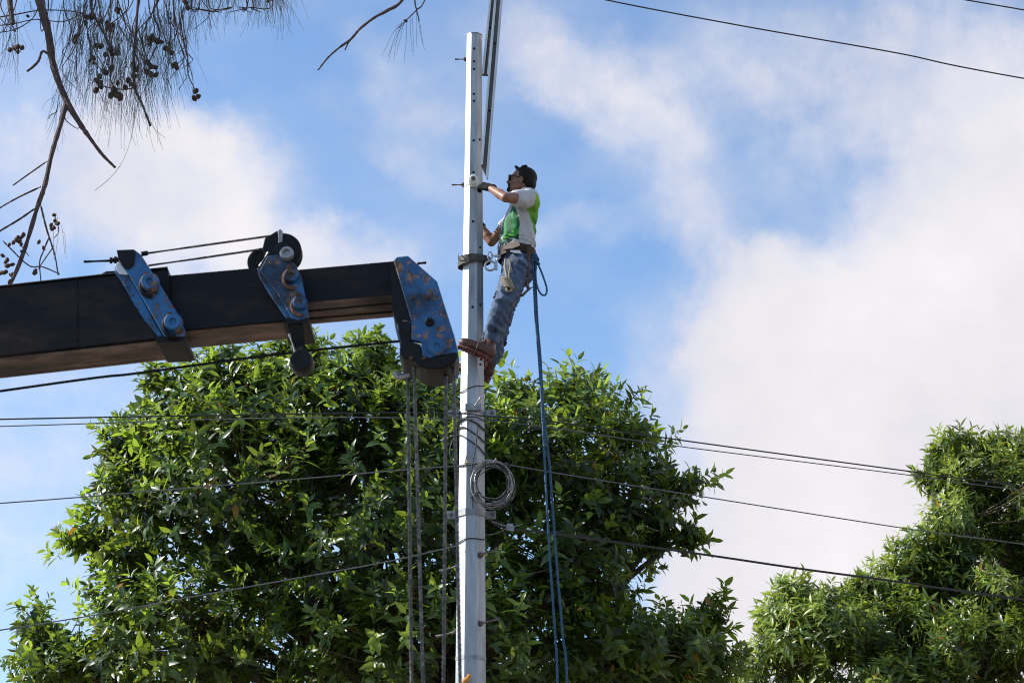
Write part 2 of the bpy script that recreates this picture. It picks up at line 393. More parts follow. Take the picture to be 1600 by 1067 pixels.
# ---------------------------------------------------------------- the pole
DP = 15.0
pt, pb = P(741.3, 57, DP), P(735.5, 1067, DP)
z_t, z_b = pt.z, pb.z
R_t = 11.6 * px_m(57, DP) / .924; R_b = 23.6 * px_m(1067, DP) / .924
def pole_at(z):
    k = (z_t - z) / (z_t - z_b)
    return Vector((pt.x + (pb.x - pt.x) * k, DP, z)), R_t + (R_b - R_t) * k
def z_of(py): return P(738, py, DP - .08).z
def oct_ring(z, off=0., rot=math.radians(22.5)):
    c, R = pole_at(z)
    return [c + Vector((math.cos(rot + math.pi / 4 * k), math.sin(rot + math.pi / 4 * k), 0)) * (R + off / .924) for k in range(8)]
pole = empty('utility_pole', (pole_at(0)[0].x, DP, 0), 'tall tapered eight-sided galvanised steel pole that the worker is strapped to', 'pole')
m = MB(); zs = [0, 1, 2, 3, z_of(1028)]
m.rings([oct_ring(z) for z in zs])
m.build('lower_shaft', 'galv', pole, True, 20)
m = MB(); zj = z_of(586)
m.rings([oct_ring(z, .0012) for z in (z_of(1027) , z_of(900), z_of(800), z_of(700), zj)])
m.build('middle_shaft', 'galv', pole, True, 20)
m = MB(); outer = [oct_ring(z, -.0012) for z in (zj - .05, z_of(480), z_of(350), z_of(200), z_t)]
inner = [oct_ring(z, -.006) for z in (z_t, z_t - .5)]
m.rings(outer + inner, cap=False); m.build('upper_shaft', 'galv', pole, True, 20)
m = MB(); m.rings([oct_ring(z_t - .003, .0025), oct_ring(z_t + .004, .0025), oct_ring(z_t + .004, -.009), oct_ring(z_t - .003, -.009)], False, True)
m.build('rim', 'bracket', pole, True, 20)
def facet_pt(z, face, u=0.):
    """point on pole face: 0 front (towards viewer), 1 front right, -1 front left"""
    c, R = pole_at(z); a = math.radians(-90 + 45 * face); ap = R * math.cos(math.radians(22.5))
    nrm = Vector((math.cos(a), math.sin(a), 0)); return c + nrm * ap + Vector((-nrm.y, nrm.x, 0)) * u, nrm
for py, face in [(75, 0), (95, 0), (107, 0), (146, 0), (157, 0), (219, 0), (269, 0), (346, 0), (480, 0), (216, 1), (385, 1), (475, 1), (568, 1)]:
    p, nr = facet_pt(z_of(py), face)
    MB().lathe(p, nr, [(-.012, .0105), (.0016, .0105), (.002, .008)], 12).build('painted_hole', 'hole', pole)  # dark disc lying on the face, painted as the shade of a hole
# narrow steel band low on the pole
m = MB(); zb = z_of(1027)
m.rings([oct_ring(zb - .014, .003), oct_ring(zb + .014, .003), oct_ring(zb + .014, -.01), oct_ring(zb - .014, -.01)], False, True)
m.build('joint_band', 'bracket', pole, True, 20)

# threaded rods sticking out on the left near the top
GB = 'bolts through the pole'
def side_bolt(py, px0, px1, label, name='through_bolt', dy0=0):
    c, R = pole_at(z_of(py)); sgn = -1 if px1 < 738 else 1
    a = P(px0, py, DP); a.x = c.x + sgn * R * .9; b = P(px1, py + dy0, DP)
    if name == 'step_bolt' and sgn > 0: a = P(px0 - 7, py, DP - .085); b = P(px1, py + dy0, DP - .10)
    t = empty(name, a, label, 'bolt', GB)
    MB().tube([a, b], .008 if name == 'through_bolt' else .012, 10).build('shank', 'bolt' if name == 'through_bolt' else 'bracket', t)
    d = (b - a).normalized()
    MB().lathe(a, d, [(-.01, .006), (.0, .024), (.006, .024), (.006, .018), (.022, .018), (.022, .009)], 6 if name == 'through_bolt' else 14).build('nut', 'bolt', t)
    if name != 'through_bolt': MB().lathe(b, d, [(-.004, .011), (0, .014), (.006, .012)], 12).build('tip', 'bolt', t)
side_bolt(93, 729, 711, 'thin threaded rod sticking out left just below the pole top')
side_bolt(289, 727, 706, 'thin threaded rod sticking out left beside the gloved hand')
side_bolt(867, 757, 778, 'stubby dark step bolt on the right of the pole under the wide band', 'step_bolt', -9)
side_bolt(974, 757, 780, 'lower right step bolt on the pole near the narrow joint band', 'step_bolt', -8)
side_bolt(884, 713, 688, 'upper left step bolt partly behind the hoist rope', 'step_bolt', 8)
side_bolt(986, 713, 682, 'lower left step bolt pointing out behind the hoist rope', 'step_bolt', 8)

# clamp with bolt through it
def band(m, z, h, off, th=.006):
    m.rings([oct_ring(z - h, off), oct_ring(z + h, off), oct_ring(z + h, off - th), oct_ring(z - h, off - th)], False, True)
zc = z_of(641)
t = empty('pole_clamp', pole_at(zc)[0], 'dull steel clamp with a front box and side lugs, under the worker boots', 'clamp', None)
m = MB(); band(m, zc, .018, .006); m.build('band', 'bracket', t, True, 20)
c0, R0 = pole_at(zc); fy = DP - R0 * .924
m = MB(); m.box((c0.x + .01, fy - .022, zc + .012), (.062, 0, 0), (0, .016, 0), (0, 0, .026)); m.build('front_box', 'bracket', t)
for s in (-1, 1):
    x = c0.x + s * (R0 + .045)
    m = MB(); m.box((x, DP - .03, zc - .012), (.042, 0, 0), (0, .022, 0), (0, 0, .024)); m.build('lug', 'bracket', t)
    MB().lathe((x + s * .01, DP - .052, zc - .012), (0, -1, 0), [(0, .014), (.014, .014), (.016, .004)], 6).build('nut', 'bolt', t)
MB().tube([P(742, 634, DP - .17), P(751, 621, DP - .18)], .008, 10).build('pin', 'bracket', t)

zc2 = z_of(800)
t = empty('pole_band', pole_at(zc2)[0], 'wide light grey steel band with bolted lugs below the cable coil', 'band', None)
m = MB(); band(m, zc2, .026, .010); m.build('band', 'bracket', t, True, 20)
c2, R2 = pole_at(zc2)
for s in (-1, 1):
    x = c2.x + s * (R2 + .038)
    m = MB(); m.box((x, DP - .02, zc2 - .004), (.04, 0, 0), (0, .006, 0), (0, 0, .028)); m.box((x, DP + .012, zc2 - .004), (.04, 0, 0), (0, .006, 0), (0, 0, .028)); m.build('lug', 'bracket', t)
    MB().lathe((x + s * .012, DP + .02, zc2 - .004), (0, -1, 0), [(0, .009), (.05, .009), (.05, .016), (.064, .016), (.066, .004)], 6).build('nut', 'bolt', t)

# ---------------------------------------------------------------- steel channels being fixed above
def channel(name, p0, p1, wd, dp, label, taper=True):
    """folded steel channel: brown web between two bright lips"""
    t = empty(name, p0, label, 'steel channel', 'steel channels raised beside the pole top')
    d = (p1 - p0).normalized(); sx = Vector((1, 0, 0)); sx = (sx - d * sx.dot(d)).normalized(); sy = sx.cross(d).normalized()
    if sy.y > 0: sy = -sy          # towards the viewer
    cut = d * (.12 if taper else 0)
    m = MB(); m.prism([p0 - sx * wd + cut, p0 + sx * wd, p1 + sx * wd, p1 - sx * wd], -sy * .006); m.build('web', 'galv2', t, False)
    for s in (-1, 1):
        a = p0 + sx * s * wd + (cut if s < 0 else Vector()); b = p1 + sx * s * wd
        m = MB(); m.prism([a, a + sx * s * .006, b + sx * s * .006, b], sy * dp); m.build('flange', 'galv_bright', t, False)
        m = MB(); q = sy * dp; i = -sx * s * .014; m.prism([a + q, a + q + i, b + q + i, b + q], sy * .004); m.build('lip', 'galv_bright', t, False)
    for k in (.25, .5, .75):
        MB().lathe(p0.lerp(p1, k), sy, [(-.001, .010), (.003, .010), (.003, .002)], 10).build('painted_hole', 'hole', t)  # painted dark disc for a shaded hole, no opening cut
    return t
def ext(a, b, k): return a + (b - a) * k
pa0, pa1 = P(756, 281, DP - .10), P(779, 0, DP - .10)
channel('steel_channel', pa0, ext(pa0, pa1, 1.5), .030, .030, 'long leaning steel channel whose cut end meets the pole by the gloved hand')
pb0, pb1 = P(758.5, 119, DP + .01), P(771.5, -10, DP + .01)
channel('steel_channel', pb0, ext(pb0, pb1, 2.3), .026, .03, 'shorter steel channel ending beside the pole top behind the long one', False)

# insulator the worker is fastening
ic, inr = facet_pt(z_of(286), 0)
t = empty('spool_insulator', ic, 'round whitish spool insulator bolted to the pole face at the gloved hand', 'insulator')
MB().lathe(ic, inr, [(0, .036), (.012, .044), (.024, .044), (.032, .032), (.05, .030), (.060, .042), (.076, .042), (.084, .032)], 24).build('spool', 'porcelain', t)
MB().lathe(ic, inr, [(.07, .011), (.094, .011), (.094, .019), (.106, .019), (.108, .004)], 6).build('nut', 'bolt', t)
m = MB(); band(m, z_of(287), .005, .003, .003); m.build('clamp_strap', 'bracket', t, True, 20)

# ---------------------------------------------------------------- wires
def wire(pts, r, label, mat='wire', name='overhead_wire', cat='wire', group='wires strung past the pole', n=6, **kw):
    o = MB().tube(crom(pts, 10), r, n, **kw).build(name, mat); rebase(o, pts[0]); tag(o, label, cat, group); return o
def line(pp, D0, D1=None):
    D1 = D0 if D1 is None else D1; xs = [p[0] for p in pp]
    return [P(x, y, D0 + (D1 - D0) * (x - xs[0]) / (xs[-1] - xs[0])) for x, y in pp]
def two(ppl, ppr, Dl, Dr):
    """wire that comes from far left distance Dl to the pole, and goes on to Dr"""
    return line(ppl, Dl, DP - .16) + line(ppr, DP - .16, Dr)
wire(line([(-900, -500), (-400, -345), (100, -205), (500, -105), (740, -47), (940, -1), (1160, 41), (1400, 83), (1600, 123), (2400, 260)], 17, 19), .0072, 'single dark wire sloping down across the clear sky at upper right')
wire(line([(0, -250), (400, -180), (800, -112), (1000, -78), (1200, -46), (1300, -31), (1400, -16), (1500, -1), (1600, 16), (1700, 32), (1800, 48), (1900, 64), (2400, 140)], 17, 19), .007, 'short bit of wire crossing the top right corner of the sky')
wire(two([(-900, 675), (0, 655), (330, 649), (560, 645), (720, 646)], [(757, 650), (860, 658), (1060, 687), (1420, 736), (1600, 759), (2400, 850)], 13, 18), .0058, 'upper black wire of the close pair passing the clamp')
wire(two([(-900, 690), (0, 666), (330, 655), (560, 652), (720, 655)], [(757, 656), (860, 668), (1060, 697), (1420, 742), (1600, 766), (2400, 862)], 13.1, 18.2), .0043, 'lower thinner wire of the close pair passing the clamp', 'wire_grey')
wire(two([(-900, 850), (0, 786), (250, 766), (480, 747), (640, 733), (722, 727)], [(757, 722), (800, 727), (870, 739), (1100, 776), (1420, 826), (1600, 850), (2400, 960)], 13, 18), .0048, 'thin grey wire level with the cable coil', 'wire_grey')
wire(line([(-900, 1110), (0, 984), (300, 932), (480, 900), (610, 876), (715, 852)], 13, DP - .1), .0052, 'grey wire rising to the pole from the lower left corner', 'wire_grey')
dead = [(764, 814), (797, 826), (870, 834), (1100, 866), (1250, 888), (1400, 908), (1600, 936), (2400, 1040)]
wire(line(dead, DP - .03, 18), .0092, 'thick cable leaving the wide band and sloping down right', 'wire', 'service_cable', 'cable')
# dead-end clamp on the thick cable
cp = P(797, 825, DP - .02)
t = empty('cable_clamp', cp, 'small galvanised clamp where the thick cable meets its tie strands', 'clamp')
MB().box(cp, (.03, 0, -.006), (0, .014, 0), (.003, 0, .018)).build('jaw', 'bracket', t)
MB().box(cp + Vector((0, 0, .024)), (.024, 0, -.004), (0, .010, 0), (0, 0, .008)).build('keeper', 'galv', t)
for dx in (-.014, .014): MB().lathe(cp + Vector((dx, 0, .03)), (0, 0, 1), [(0, .006), (.012, .006), (.013, .002)], 6).build('nut', 'bolt', t)
MB().tube(crom([P(764, 812, DP - .02), P(780, 818, DP - .03), P(797, 823, DP - .03)], 6), .005, 6).build('tie_strand', 'strand', t)
MB().tube(crom([P(760, 836, DP - .03), P(778, 832, DP - .04), P(790, 826, DP - .04), P(818, 818, DP - .03)], 6), .003, 6).build('tie_strand', 'strand', t)

# thin wires wrapped round the shaft
def wrap(py, dpy, r, label, turns=1, off=.006, mat='wire', tilt=0, a0=0):
    """loop of cable round the pole; dpy = how many pixels lower its right side sits"""
    z = z_of(py); m_ = px_m(py, DP); pts = []
    n_ = 40
    for i in range(n_ * turns):
        a = 2 * math.pi * i / n_; zz = z - dpy * m_ * .5 * math.cos(a) + math.sin(a) * tilt + .006 * math.sin(3 * a + py)
        c, R = pole_at(zz); k = (a - math.radians(22.5)) % (math.pi / 4) - math.pi / 8
        rr = (R + off + r) * .924 / math.cos(k) * .985 + .001
        pts.append(c + Vector((math.cos(a) * rr, math.sin(a) * rr, zz - c.z)))
    o = MB().tube(pts, r, 6, closed=True).build('wire_wrap', mat); rebase(o, pole_at(z)[0]); tag(o, label, 'wire', 'wires wrapped round the pole')
wrap(603, -12, .0035, 'thin black wire looped round the pole just under the lower boot', tilt=.02)
wrap(653, 3, .0035, 'thin level wire loop directly under the clamp')
wrap(668, 16, .0065, 'thick black loop, topmost of the slanting loops under the clamp', tilt=-.05)
wrap(681, 26, .0055, 'middle slanting black loop between the clamp and the coil', tilt=-.03)
wrap(695, 34, .005, 'lowest slanting black loop just above the coil', tilt=-.02)
wrap(727, 0, .004, 'wire loop with a yellowish tie at the top of the coil')
wrap(843, -6, .0045, 'black wire loop round the pole below the wide band')
o = MB().tube(crom([facet_pt(z_of(664), 0, .05)[0] - Vector((0, .02, 0)), facet_pt(z_of(700), 0, .03)[0] - Vector((0, .02, 0)), facet_pt(z_of(740), 0, .0)[0] - Vector((0, .02, 0)), facet_pt(z_of(796), 0, .012)[0] - Vector((0, .012, 0))], 8), .0045, 6).build('drop_wire', 'wire')
rebase(o, facet_pt(z_of(664), 0)[0]); tag(o, 'black wire running down the pole face from the loops to the wide band', 'wire')
o = MB().tube(crom([P(722, 668, DP - .2), P(706, 690, DP - .22), P(703, 712, DP - .2), P(712, 728, DP - .18), P(728, 727, DP - .2)], 8), .0035, 6).build('slack_wire', 'wire_grey')
rebase(o, P(722, 668, DP - .2)); tag(o, 'thin slack wire bowing out left of the pole above the coil', 'wire')
tie = P(731, 723, DP - .2)
o = MB().ell(tie, (.03, 0, .004), (0, .012, 0), (0, 0, .011)).tube(crom([tie + Vector((-.02, 0, 0)), tie + Vector((-.005, -.01, .06)), tie + Vector((.02, 0, .01))], 6), .004, 6).build('wire_tie', 'rope_tan')
rebase(o, tie); tag(o, 'knotted yellowish tie on the pole face beside the coil top', 'tie')

# coil of spare cable
random.seed(5)
cc = P(770, 756, DP - .17)
t = empty('cable_coil', cc, 'round coil of grey cable tied to the right side of the pole', 'cable coil')
for i in range(13):
    r = .142 + random.uniform(-.022, .026); ox, oz, oy = random.uniform(-.012, .012), random.uniform(-.014, .014), random.uniform(-.03, .03)
    ph = random.uniform(0, 6.28); pts = []
    for k in range(48):
        a = 2 * math.pi * k / 48
        rr = r + .006 * math.sin(2 * a + ph) + .003 * math.sin(5 * a + ph)
        pts.append(cc + Vector((math.cos(a) * rr + ox, oy + .02 * math.sin(a + ph), math.sin(a) * rr * 1.1 + oz)))
    MB().tube(pts, .0040, 6, closed=True).build('cable_turn', 'strand' if i % 3 else 'wire', t)
for a in (2.0, 3.7, 1.0, 5.3):
    c = cc + Vector((math.cos(a) * .155, 0, math.sin(a) * .165)); rad = Vector((math.cos(a), 0, math.sin(a)))
    MB().tube([c + rad * .036 * math.cos(q) + Vector((0, .045, 0)) * math.sin(q) for q in [2 * math.pi * k / 16 for k in range(16)]], .0045, 6, closed=True).build('tie', 'wire', t)
MB().tube(crom([cc + Vector((0, -.02, .16)), cc + Vector((.03, -.03, .20)), cc + Vector((.02, -.02, .13)), cc + Vector((.10, -.02, .10)), cc + Vector((.16, -.02, .17))], 8), .004, 6).build('loose_end', 'wire', t)

o = MB().ell(P(728, 1062, DP - .17), (.028, 0, .008), (0, .02, 0), (-.004, 0, .022)).ell(P(733, 1056, DP - .17), (.014, 0, .01), (0, .012, 0), (-.01, 0, .018)).ell(P(724, 1068, DP - .17), (.018, 0, .0), (0, .012, 0), (0, 0, .022))
o = fuse(o.build('orange_rag', 'orange'), .004, 2); rebase(o, P(728, 1062, DP - .17)); tag(o, 'small crumpled orange rag on the pole face at the bottom', 'rag')

# ---------------------------------------------------------------- crane boom
DB = 9.0
crane = empty('crane_boom', P(-1300, 620, DB), 'dirty dark telescopic crane boom with chipped blue brackets reaching in from the left', 'crane boom')
Y = Vector((0, 1, 0))
def section(name, x0, t0, b0, x1, t1, b1, D, wdt, cham, lip=.0):
    """one box section of the boom: tall side faces, chamfered lower edges, flat underside"""
    rings = []
    for x, ty, by in ((x0, t0, b0), (x1, t1, b1)):
        a, b = P(x, ty, D), P(x, by, D); up = (a - b).normalized()
        rings.append([a, b, b - up * cham + Y * cham * .8, b - up * cham + Y * (wdt - cham * .8), b + Y * wdt, a + Y * wdt])
    m = MB(); m.rings(rings); o = m.build(name, 'boom', crane, False)
    # faces that point down take a paler brown than the sides
    o.data.materials.append(M['boom_under'])
    for p in o.data.polygons:
        if p.normal.z < -.3 and abs(p.normal.x) < .6: p.material_index = 1
    return o
section('boom_section', -1300, 593, 703, 262, 419, 531, DB - .04, .235, .02)
section('boom_section', 250, 432, 519, 463, 413, 499, DB, .235, .012)
section('boom_section', 440, 424, 476, 640, 406, 459, DB + .04, .20, .055)
# weld lip and ridge lines on sections
for (x0, y0, x1, y1, D, r) in ((-1300, 593, 262, 419, DB - .042, .008), (-1300, 700, 262, 528, DB - .042, .006), (290, 516, 463, 500, DB - .002, .005), (462, 488, 632, 472, DB + .03, .006), (462, 500, 628, 486, DB + .10, .006)):
    MB().tube([P(x0, y0, D), P(x1, y1, D)], r, 6).build('weld_rib', 'boom', crane)
for x0, y0, x1, y1, D in ((262, 421, 262, 529, DB - .043), (120, 436, 121, 544, DB - .042), (-60, 458, -58, 562, DB - .042)):
    a, b = P(x0, y0, D), P(x1, y1, D); MB().tube([a.lerp(b, k / 24) + Vector((random.uniform(-.001, .001), 0, 0)) for k in range(25)], [.004 + .0012 * (k % 2) for k in range(25)], 6).build('weld_bead', 'boom', crane)
def zp(pts, ox, oy, s, D): return [P(ox + x / s, oy + y / s, D) for x, y in pts]
def plate(name, pts, th, mat, parent=crane, bevel=.004):
    m = MB(); m.prism(pts, Y * th); o = m.build(name, mat, parent, False)
    b = o.modifiers.new('b', 'BEVEL'); b.width = bevel; b.segments = 2; b.limit_method = 'ANGLE'; return o
def boss(px, py, D, r, mat='rust', parent=None, h=.03):
    p = P(px, py, D)
    return MB().lathe(p, (0, -1, 0), [(0, r), (h * .6, r), (h, r * .82), (h, r * .35), (h * .7, r * .3)], 20).build('pin_boss', mat, parent or crane)
# bracket one
br = plate('bracket', zp([(330, 205), (440, 200), (482, 232), (620, 450), (700, 580), (752, 690), (750, 742), (625, 742), (500, 520), (400, 350), (345, 280)], 100, 340, 4, DB - .085), .05, 'blue')
plate('side_flange', zp([(318, 300), (345, 285), (400, 352), (497, 522), (618, 742), (590, 742), (500, 640), (425, 520), (360, 400), (318, 345)], 100, 340, 4, DB - .060), .03, 'blue', br)
plate('name_plate', zp([(322, 292), (350, 278), (404, 342), (396, 358), (345, 352), (328, 330)], 100, 340, 4, DB - .074), .01, 'galv_bright', br, .002)
m = MB(); m.prism(zp([(575, 742), (762, 742), (757, 762), (740, 776), (590, 782), (572, 768)], 100, 340, 4, DB - .075), Y * .285)
m.build('collar', 'black_steel', br, False)
for x, y in ((540, 412), (686, 662)):
    o = boss(100 + x / 4, 340 + y / 4, DB - .083, .046, 'blue_worn', br, .035)
    q = P(100 + x / 4, 340 + y / 4, DB - .12); MB().tube([q + Vector((math.cos(a) * .052, .02, math.sin(a) * .056)) for a in [1.9 + k * .25 for k in range(13)]], .011, 8).build('retainer', 'black_steel', br)
    MB().lathe(P(100 + (x - 20) / 4, 340 + (y - 45) / 4, DB - .09), (0, -1, 0), [(0, .016), (.02, .016), (.022, .006)], 6).build('bolt_head', 'rust', br)
    MB().lathe(P(100 + (x + 28) / 4, 340 + (y + 42) / 4, DB - .09), (0, -1, 0), [(0, .018), (.02, .018), (.022, .006)], 6).build('bolt_head', 'rust', br)
plate('cap_plate', zp([(328, 203), (436, 198), (446, 222), (436, 290), (404, 322), (372, 312), (340, 262)], 100, 340, 4, DB - .094), .008, 'black_steel', br, .002)
# adjuster rod and bolts on top
ar = MB().tube([P(131, 409, DB + .02), P(172, 407.5, DB + .02)], .007, 8).build('adjuster_rod', 'black_steel', crane)
m = MB()
for x, r in ((172, .016), (176, .011), (179, .018), (183, .012), (186, .020)): m.lathe(P(x, 407 - (x - 172) * .1, DB + .02), (1, 0, 0), [(0, r), (.010, r)], 12)
m.build('adjuster_nut', 'black_steel', ar)
plate('end_stop', zp([(225, 355), (262, 334), (330, 330), (345, 372), (240, 388)], 100, 340, 4, DB + .0), .1, 'black_steel')
# bracket two with sheave
b2 = plate('bracket', zp([(1272, 240), (1330, 232), (1440, 282), (1482, 360), (1500, 450), (1512, 520), (1532, 622), (1460, 640), (1425, 630), (1330, 470), (1220, 330)], 100, 340, 4, DB - .075), .045, 'blue_worn')
plate('side_flange', zp([(1205, 318), (1220, 308), (1330, 470), (1425, 632), (1385, 620), (1280, 470), (1220, 370)], 100, 340, 4, DB - .055), .03, 'blue_worn', b2)
m = MB(); m.prism(zp([(1385, 630), (1535, 628), (1533, 648), (1515, 655), (1440, 662), (1372, 664)], 100, 340, 4, DB - .07), Y * .30); m.build('collar', 'black_steel', b2, False)
for x, y in ((1425, 372), (1478, 540)):
    boss(100 + x / 4, 340 + y / 4, DB - .073, .036, 'blue_worn', b2, .03)
    q = P(100 + x / 4, 340 + y / 4, DB - .1); MB().tube([q + Vector((math.cos(a) * .042, .02, math.sin(a) * .05)) for a in [1.7 + k * .25 for k in range(14)]], .010, 8).build('retainer', 'rust', b2)
    MB().lathe(P(100 + (x - 15) / 4, 340 + (y - 50) / 4, DB - .08), (0, -1, 0), [(0, .016), (.02, .016), (.022, .006)], 6).build('bolt_head', 'rust', b2)
def sheave(px, py, D, r, wd, parent):
    p = P(px, py, D)
    o = MB().lathe(p, (0, 1, 0), [(0, r * .45), (0, r * .84), (.002, r), (.012, r), (wd * .35, r * .86), (wd * .65, r * .86), (wd - .012, r), (wd, r * .99), (wd, r * .5)], 40).build('sheave', 'black_steel', parent)
    MB().lathe(p, (0, -1, 0), [(0, r * .42), (.02, r * .40), (.022, r * .2)], 20).build('hub', 'black_steel', o); return o
sheave(441, 392, DB - .03, 30 * px_m(392, DB), .07, b2); sheave(410, 409, DB + .08, 24 * px_m(392, DB), .06, b2)
MB().lathe(P(449, 399.5, DB - .085), (0, -1, 0), [(0, .030), (.03, .034), (.045, .030), (.045, .018), (.03, .016)], 20).build('axle_end', 'bracket', b2)
plate('rope_guard', zp([(1338, 80), (1350, 70), (1366, 84), (1364, 150), (1340, 160)], 100, 340, 4, DB - .05), .09, 'bracket', b2, .002)
plate('guard_plate', zp([(1255, 130), (1335, 80), (1342, 150), (1330, 230), (1270, 245), (1238, 200)], 100, 340, 4, DB - .04), .008, 'black_steel', b2, .002)
MB().tube([P(100 + 1275 / 4, 340 + 218 / 4, DB - .09), P(100 + 1220 / 4, 340 + 305 / 4, DB - .09)], .005, 6).build('rope_keeper', 'galv_bright', b2)
MB().tube([P(222, 397, DB + .02), P(300, 386, DB + .02), P(428, 368, DB + .02)], .006, 8).build('extension_cable', 'hoist', crane)
MB().tube([P(232, 415, DB + .06), P(310, 404, DB + .06), P(405, 390, DB + .06)], .006, 8).build('extension_cable', 'hoist', crane)
MB().lathe(P(221, 397, DB + .02), P(240, 394, DB + .02) - P(221, 397, DB + .02), [(0, .012), (.03, .012), (.034, .006)], 10).build('cable_socket', 'black_steel', crane)
# hanging link under bracket two
lk = MB().tube([P(461, 506, DB - .03), P(469, 560, DB - .03)], [.036, .030], 14).build('hanging_link', 'black_steel', crane)
MB().lathe(P(470, 561, DB - .06), (0, 1, 0), [(0, .018), (0, .048), (.02, .056), (.10, .056), (.12, .048), (.12, .02)], 24).build('roller', 'black_steel', lk)
MB().tube([P(452, 522, DB - .08), P(461, 550, DB - .08)], .008, 8).build('link_rod', 'bracket', lk)
# boom head: two cheek plates with the sheaves between
hp = [(940, 268), (958, 248), (1030, 240), (1212, 400), (1262, 560), (1320, 740), (1346, 850), (1325, 868), (1180, 905), (1130, 885), (1115, 850), (1112, 775), (1048, 762), (1050, 640), (1000, 470)]
hd = plate('boom_head', zp(hp, 380, 340, 4, DB - .06), .035, 'blue_worn')
plate('far_cheek', zp([(x, y) for x, y in hp], 380, 340, 4, DB + .24), .035, 'black_steel', hd)
m = MB(); m.prism(zp([(958, 248), (1030, 240), (1212, 400), (1262, 560), (1320, 740), (1346, 850), (1330, 852), (1300, 745), (1240, 560), (1195, 410), (1025, 258), (960, 262)], 380, 340, 4, DB - .024), Y * .27); m.build('nose_cover', 'black_steel', hd, False)
m = MB(); m.prism(zp([(940, 268), (1000, 470), (1050, 640), (1035, 650), (950, 640), (930, 560), (920, 300)], 380, 340, 4, DB - .045), Y * .30); m.build('head_collar', 'black_steel', hd, False)
plate('lower_cheek', zp([(952, 640), (1048, 640), (1048, 770), (1112, 790), (1112, 850), (1160, 870), (1330, 835), (1346, 858), (1325, 900), (1285, 930), (1220, 945), (1150, 945), (1100, 925), (1060, 890), (1000, 880), (975, 850), (982, 780)], 380, 340, 4, DB - .064), .27, 'black_steel', hd, .01)
for x, y, r in ((1050, 862, 19), (1215, 880, 24)): sheave(380 + x / 4, 340 + y / 4, DB + .24, r * px_m(560, DB), .06, hd)
boss(380 + 1212 / 4, 340 + 810 / 4, DB - .06, .045, 'blue_worn', hd, .02)
boss(380 + 1165 / 4, 340 + 655 / 4, DB - .06, .022, 'black_steel', hd, .012)
for x, y in ((1060, 500), (1150, 500), (1050, 880), (1130, 880)): MB().lathe(P(380 + x / 4, 340 + y / 4, DB - .062), (0, -1, 0), [(0, .011), (.009, .011), (.010, .004)], 6).build('bolt_head', 'rust', hd)
rs = random.Random(6)
for k in range(9):
    x, y = rs.uniform(640, 690), rs.uniform(430, 510); a = rs.choice((-.8, -.7, .6)); l = rs.uniform(3, 11)
    MB().tube([P(x - l * .5, y - l * a * .5, DB - .0605), P(x, y, DB - .0615), P(x + l * .5, y + l * a * .5, DB - .0605)], [.0008, .0022, .0008], 5).build('scratch', 'bracket', hd)
m = MB(); m.tube(crom([P(626, 584, DB), P(618, 582, DB - .02), P(622, 590, DB - .02), P(640, 586, DB - .03)], 6), .010, 8); m.build('rope_anchor', 'bracket', hd)
m = MB(); m.prism(zp([(958, 668), (1005, 640), (1045, 650), (1000, 700), (985, 740)], 380, 340, 4, DB - .062), Y * .02); m.build('wear_plate', 'bracket', hd, False)
MB().tube([P(652, 412, DB + .1), P(666, 410.5, DB + .1)], .0075, 8).build('adjuster_rod', 'black_steel', crane)
# ropes
def rope(pts, r, name, mat, parent=None, pitch=.045, lobes=4):
    c = crom(pts, 6); L_ = sum((c[i + 1] - c[i]).length for i in range(len(c) - 1)); st = pitch / lobes * .3; nseg = max(4, int(L_ / st))
    q = []; acc_ = 0; i = 0; seg = (c[1] - c[0]).length
    for k in range(nseg + 1):
        s = L_ * k / nseg
        while i < len(c) - 2 and s > acc_ + seg: acc_ += seg; i += 1; seg = (c[i + 1] - c[i]).length
        q.append(c[i].lerp(c[i + 1], min(1, (s - acc_) / seg)))
    return MB().tube(q, r, 12, twist=2 * math.pi * (L_ / nseg) / pitch, lobes=lobes, amp=.13).build(name, mat, parent, True, 180)
def hang(px0, py0, px1, D):
    a = P(px0, py0, D); b = P(px1, 1067, D); k = (a.z - .9) / (a.z - b.z); return [a, a.lerp(b, .5), b, a + (b - a) * k]
for x0, y0, x1, D in ((637, 585, 643, DB + .06), (646, 540, 661, DB + .02), (697, 585, 693, DB + .06), (709, 570, 719, DB + .0)):
    rope(hang(x0, y0, x1, D), .0080, 'hoist_rope', 'hoist', crane, .075, 3)
rope([P(-1300, 800, DB + .1), P(0, 611, DB + .1), P(215, 583, DB + .1), P(430, 554, DB + .1), P(625, 533, DB + .1)], .0062, 'winch_rope', 'black_steel', crane)
MB().tube([P(-1300, 758, DB + .15), P(0, 588, DB + .15), P(240, 561.5, DB + .15), P(245, 561, DB + .15)], .0025, 6).build('sensor_line', 'wire', crane)

exec_people = True
# ---------------------------------------------------------------- the worker
FWD = Vector((-1, 0, 0)); LFT = Vector((0, -1, 0)); UPV = Vector((0, 0, 1))
hipL, kneeL, ankL = P(811, 414, 14.90), P(787, 470, 14.76), P(766, 534, 14.86)
hipR, kneeR, ankR = P(808, 418, 15.09), P(787, 484, 15.0), P(771, 558, 15.10)
shL, elL, wrL = P(828, 311, 14.82), P(790, 309, 14.54), P(765, 293.5, 14.72)
shR, elR, wrR = P(815, 326, 15.17), P(768, 378, 15.15), P(748, 350, 15.19)
hc = P(814, 283, 14.99)                       # head centre
hF = Vector((-.96, .05, .20)).normalized(); hL = Vector((-.08, -1, .0)); hL = (hL - hF * hL.dot(hF)).normalized(); hU = hL.cross(hF) * -1
if hU.z < 0: hU = -hU
def hpt(f, l, u): return hc + hF * f + hL * l + hU * u
m = MB()
m.ell(hpt(-.012, 0, .022), hF * .096, hL * .076, hU * .088, 20, 12)          # skull
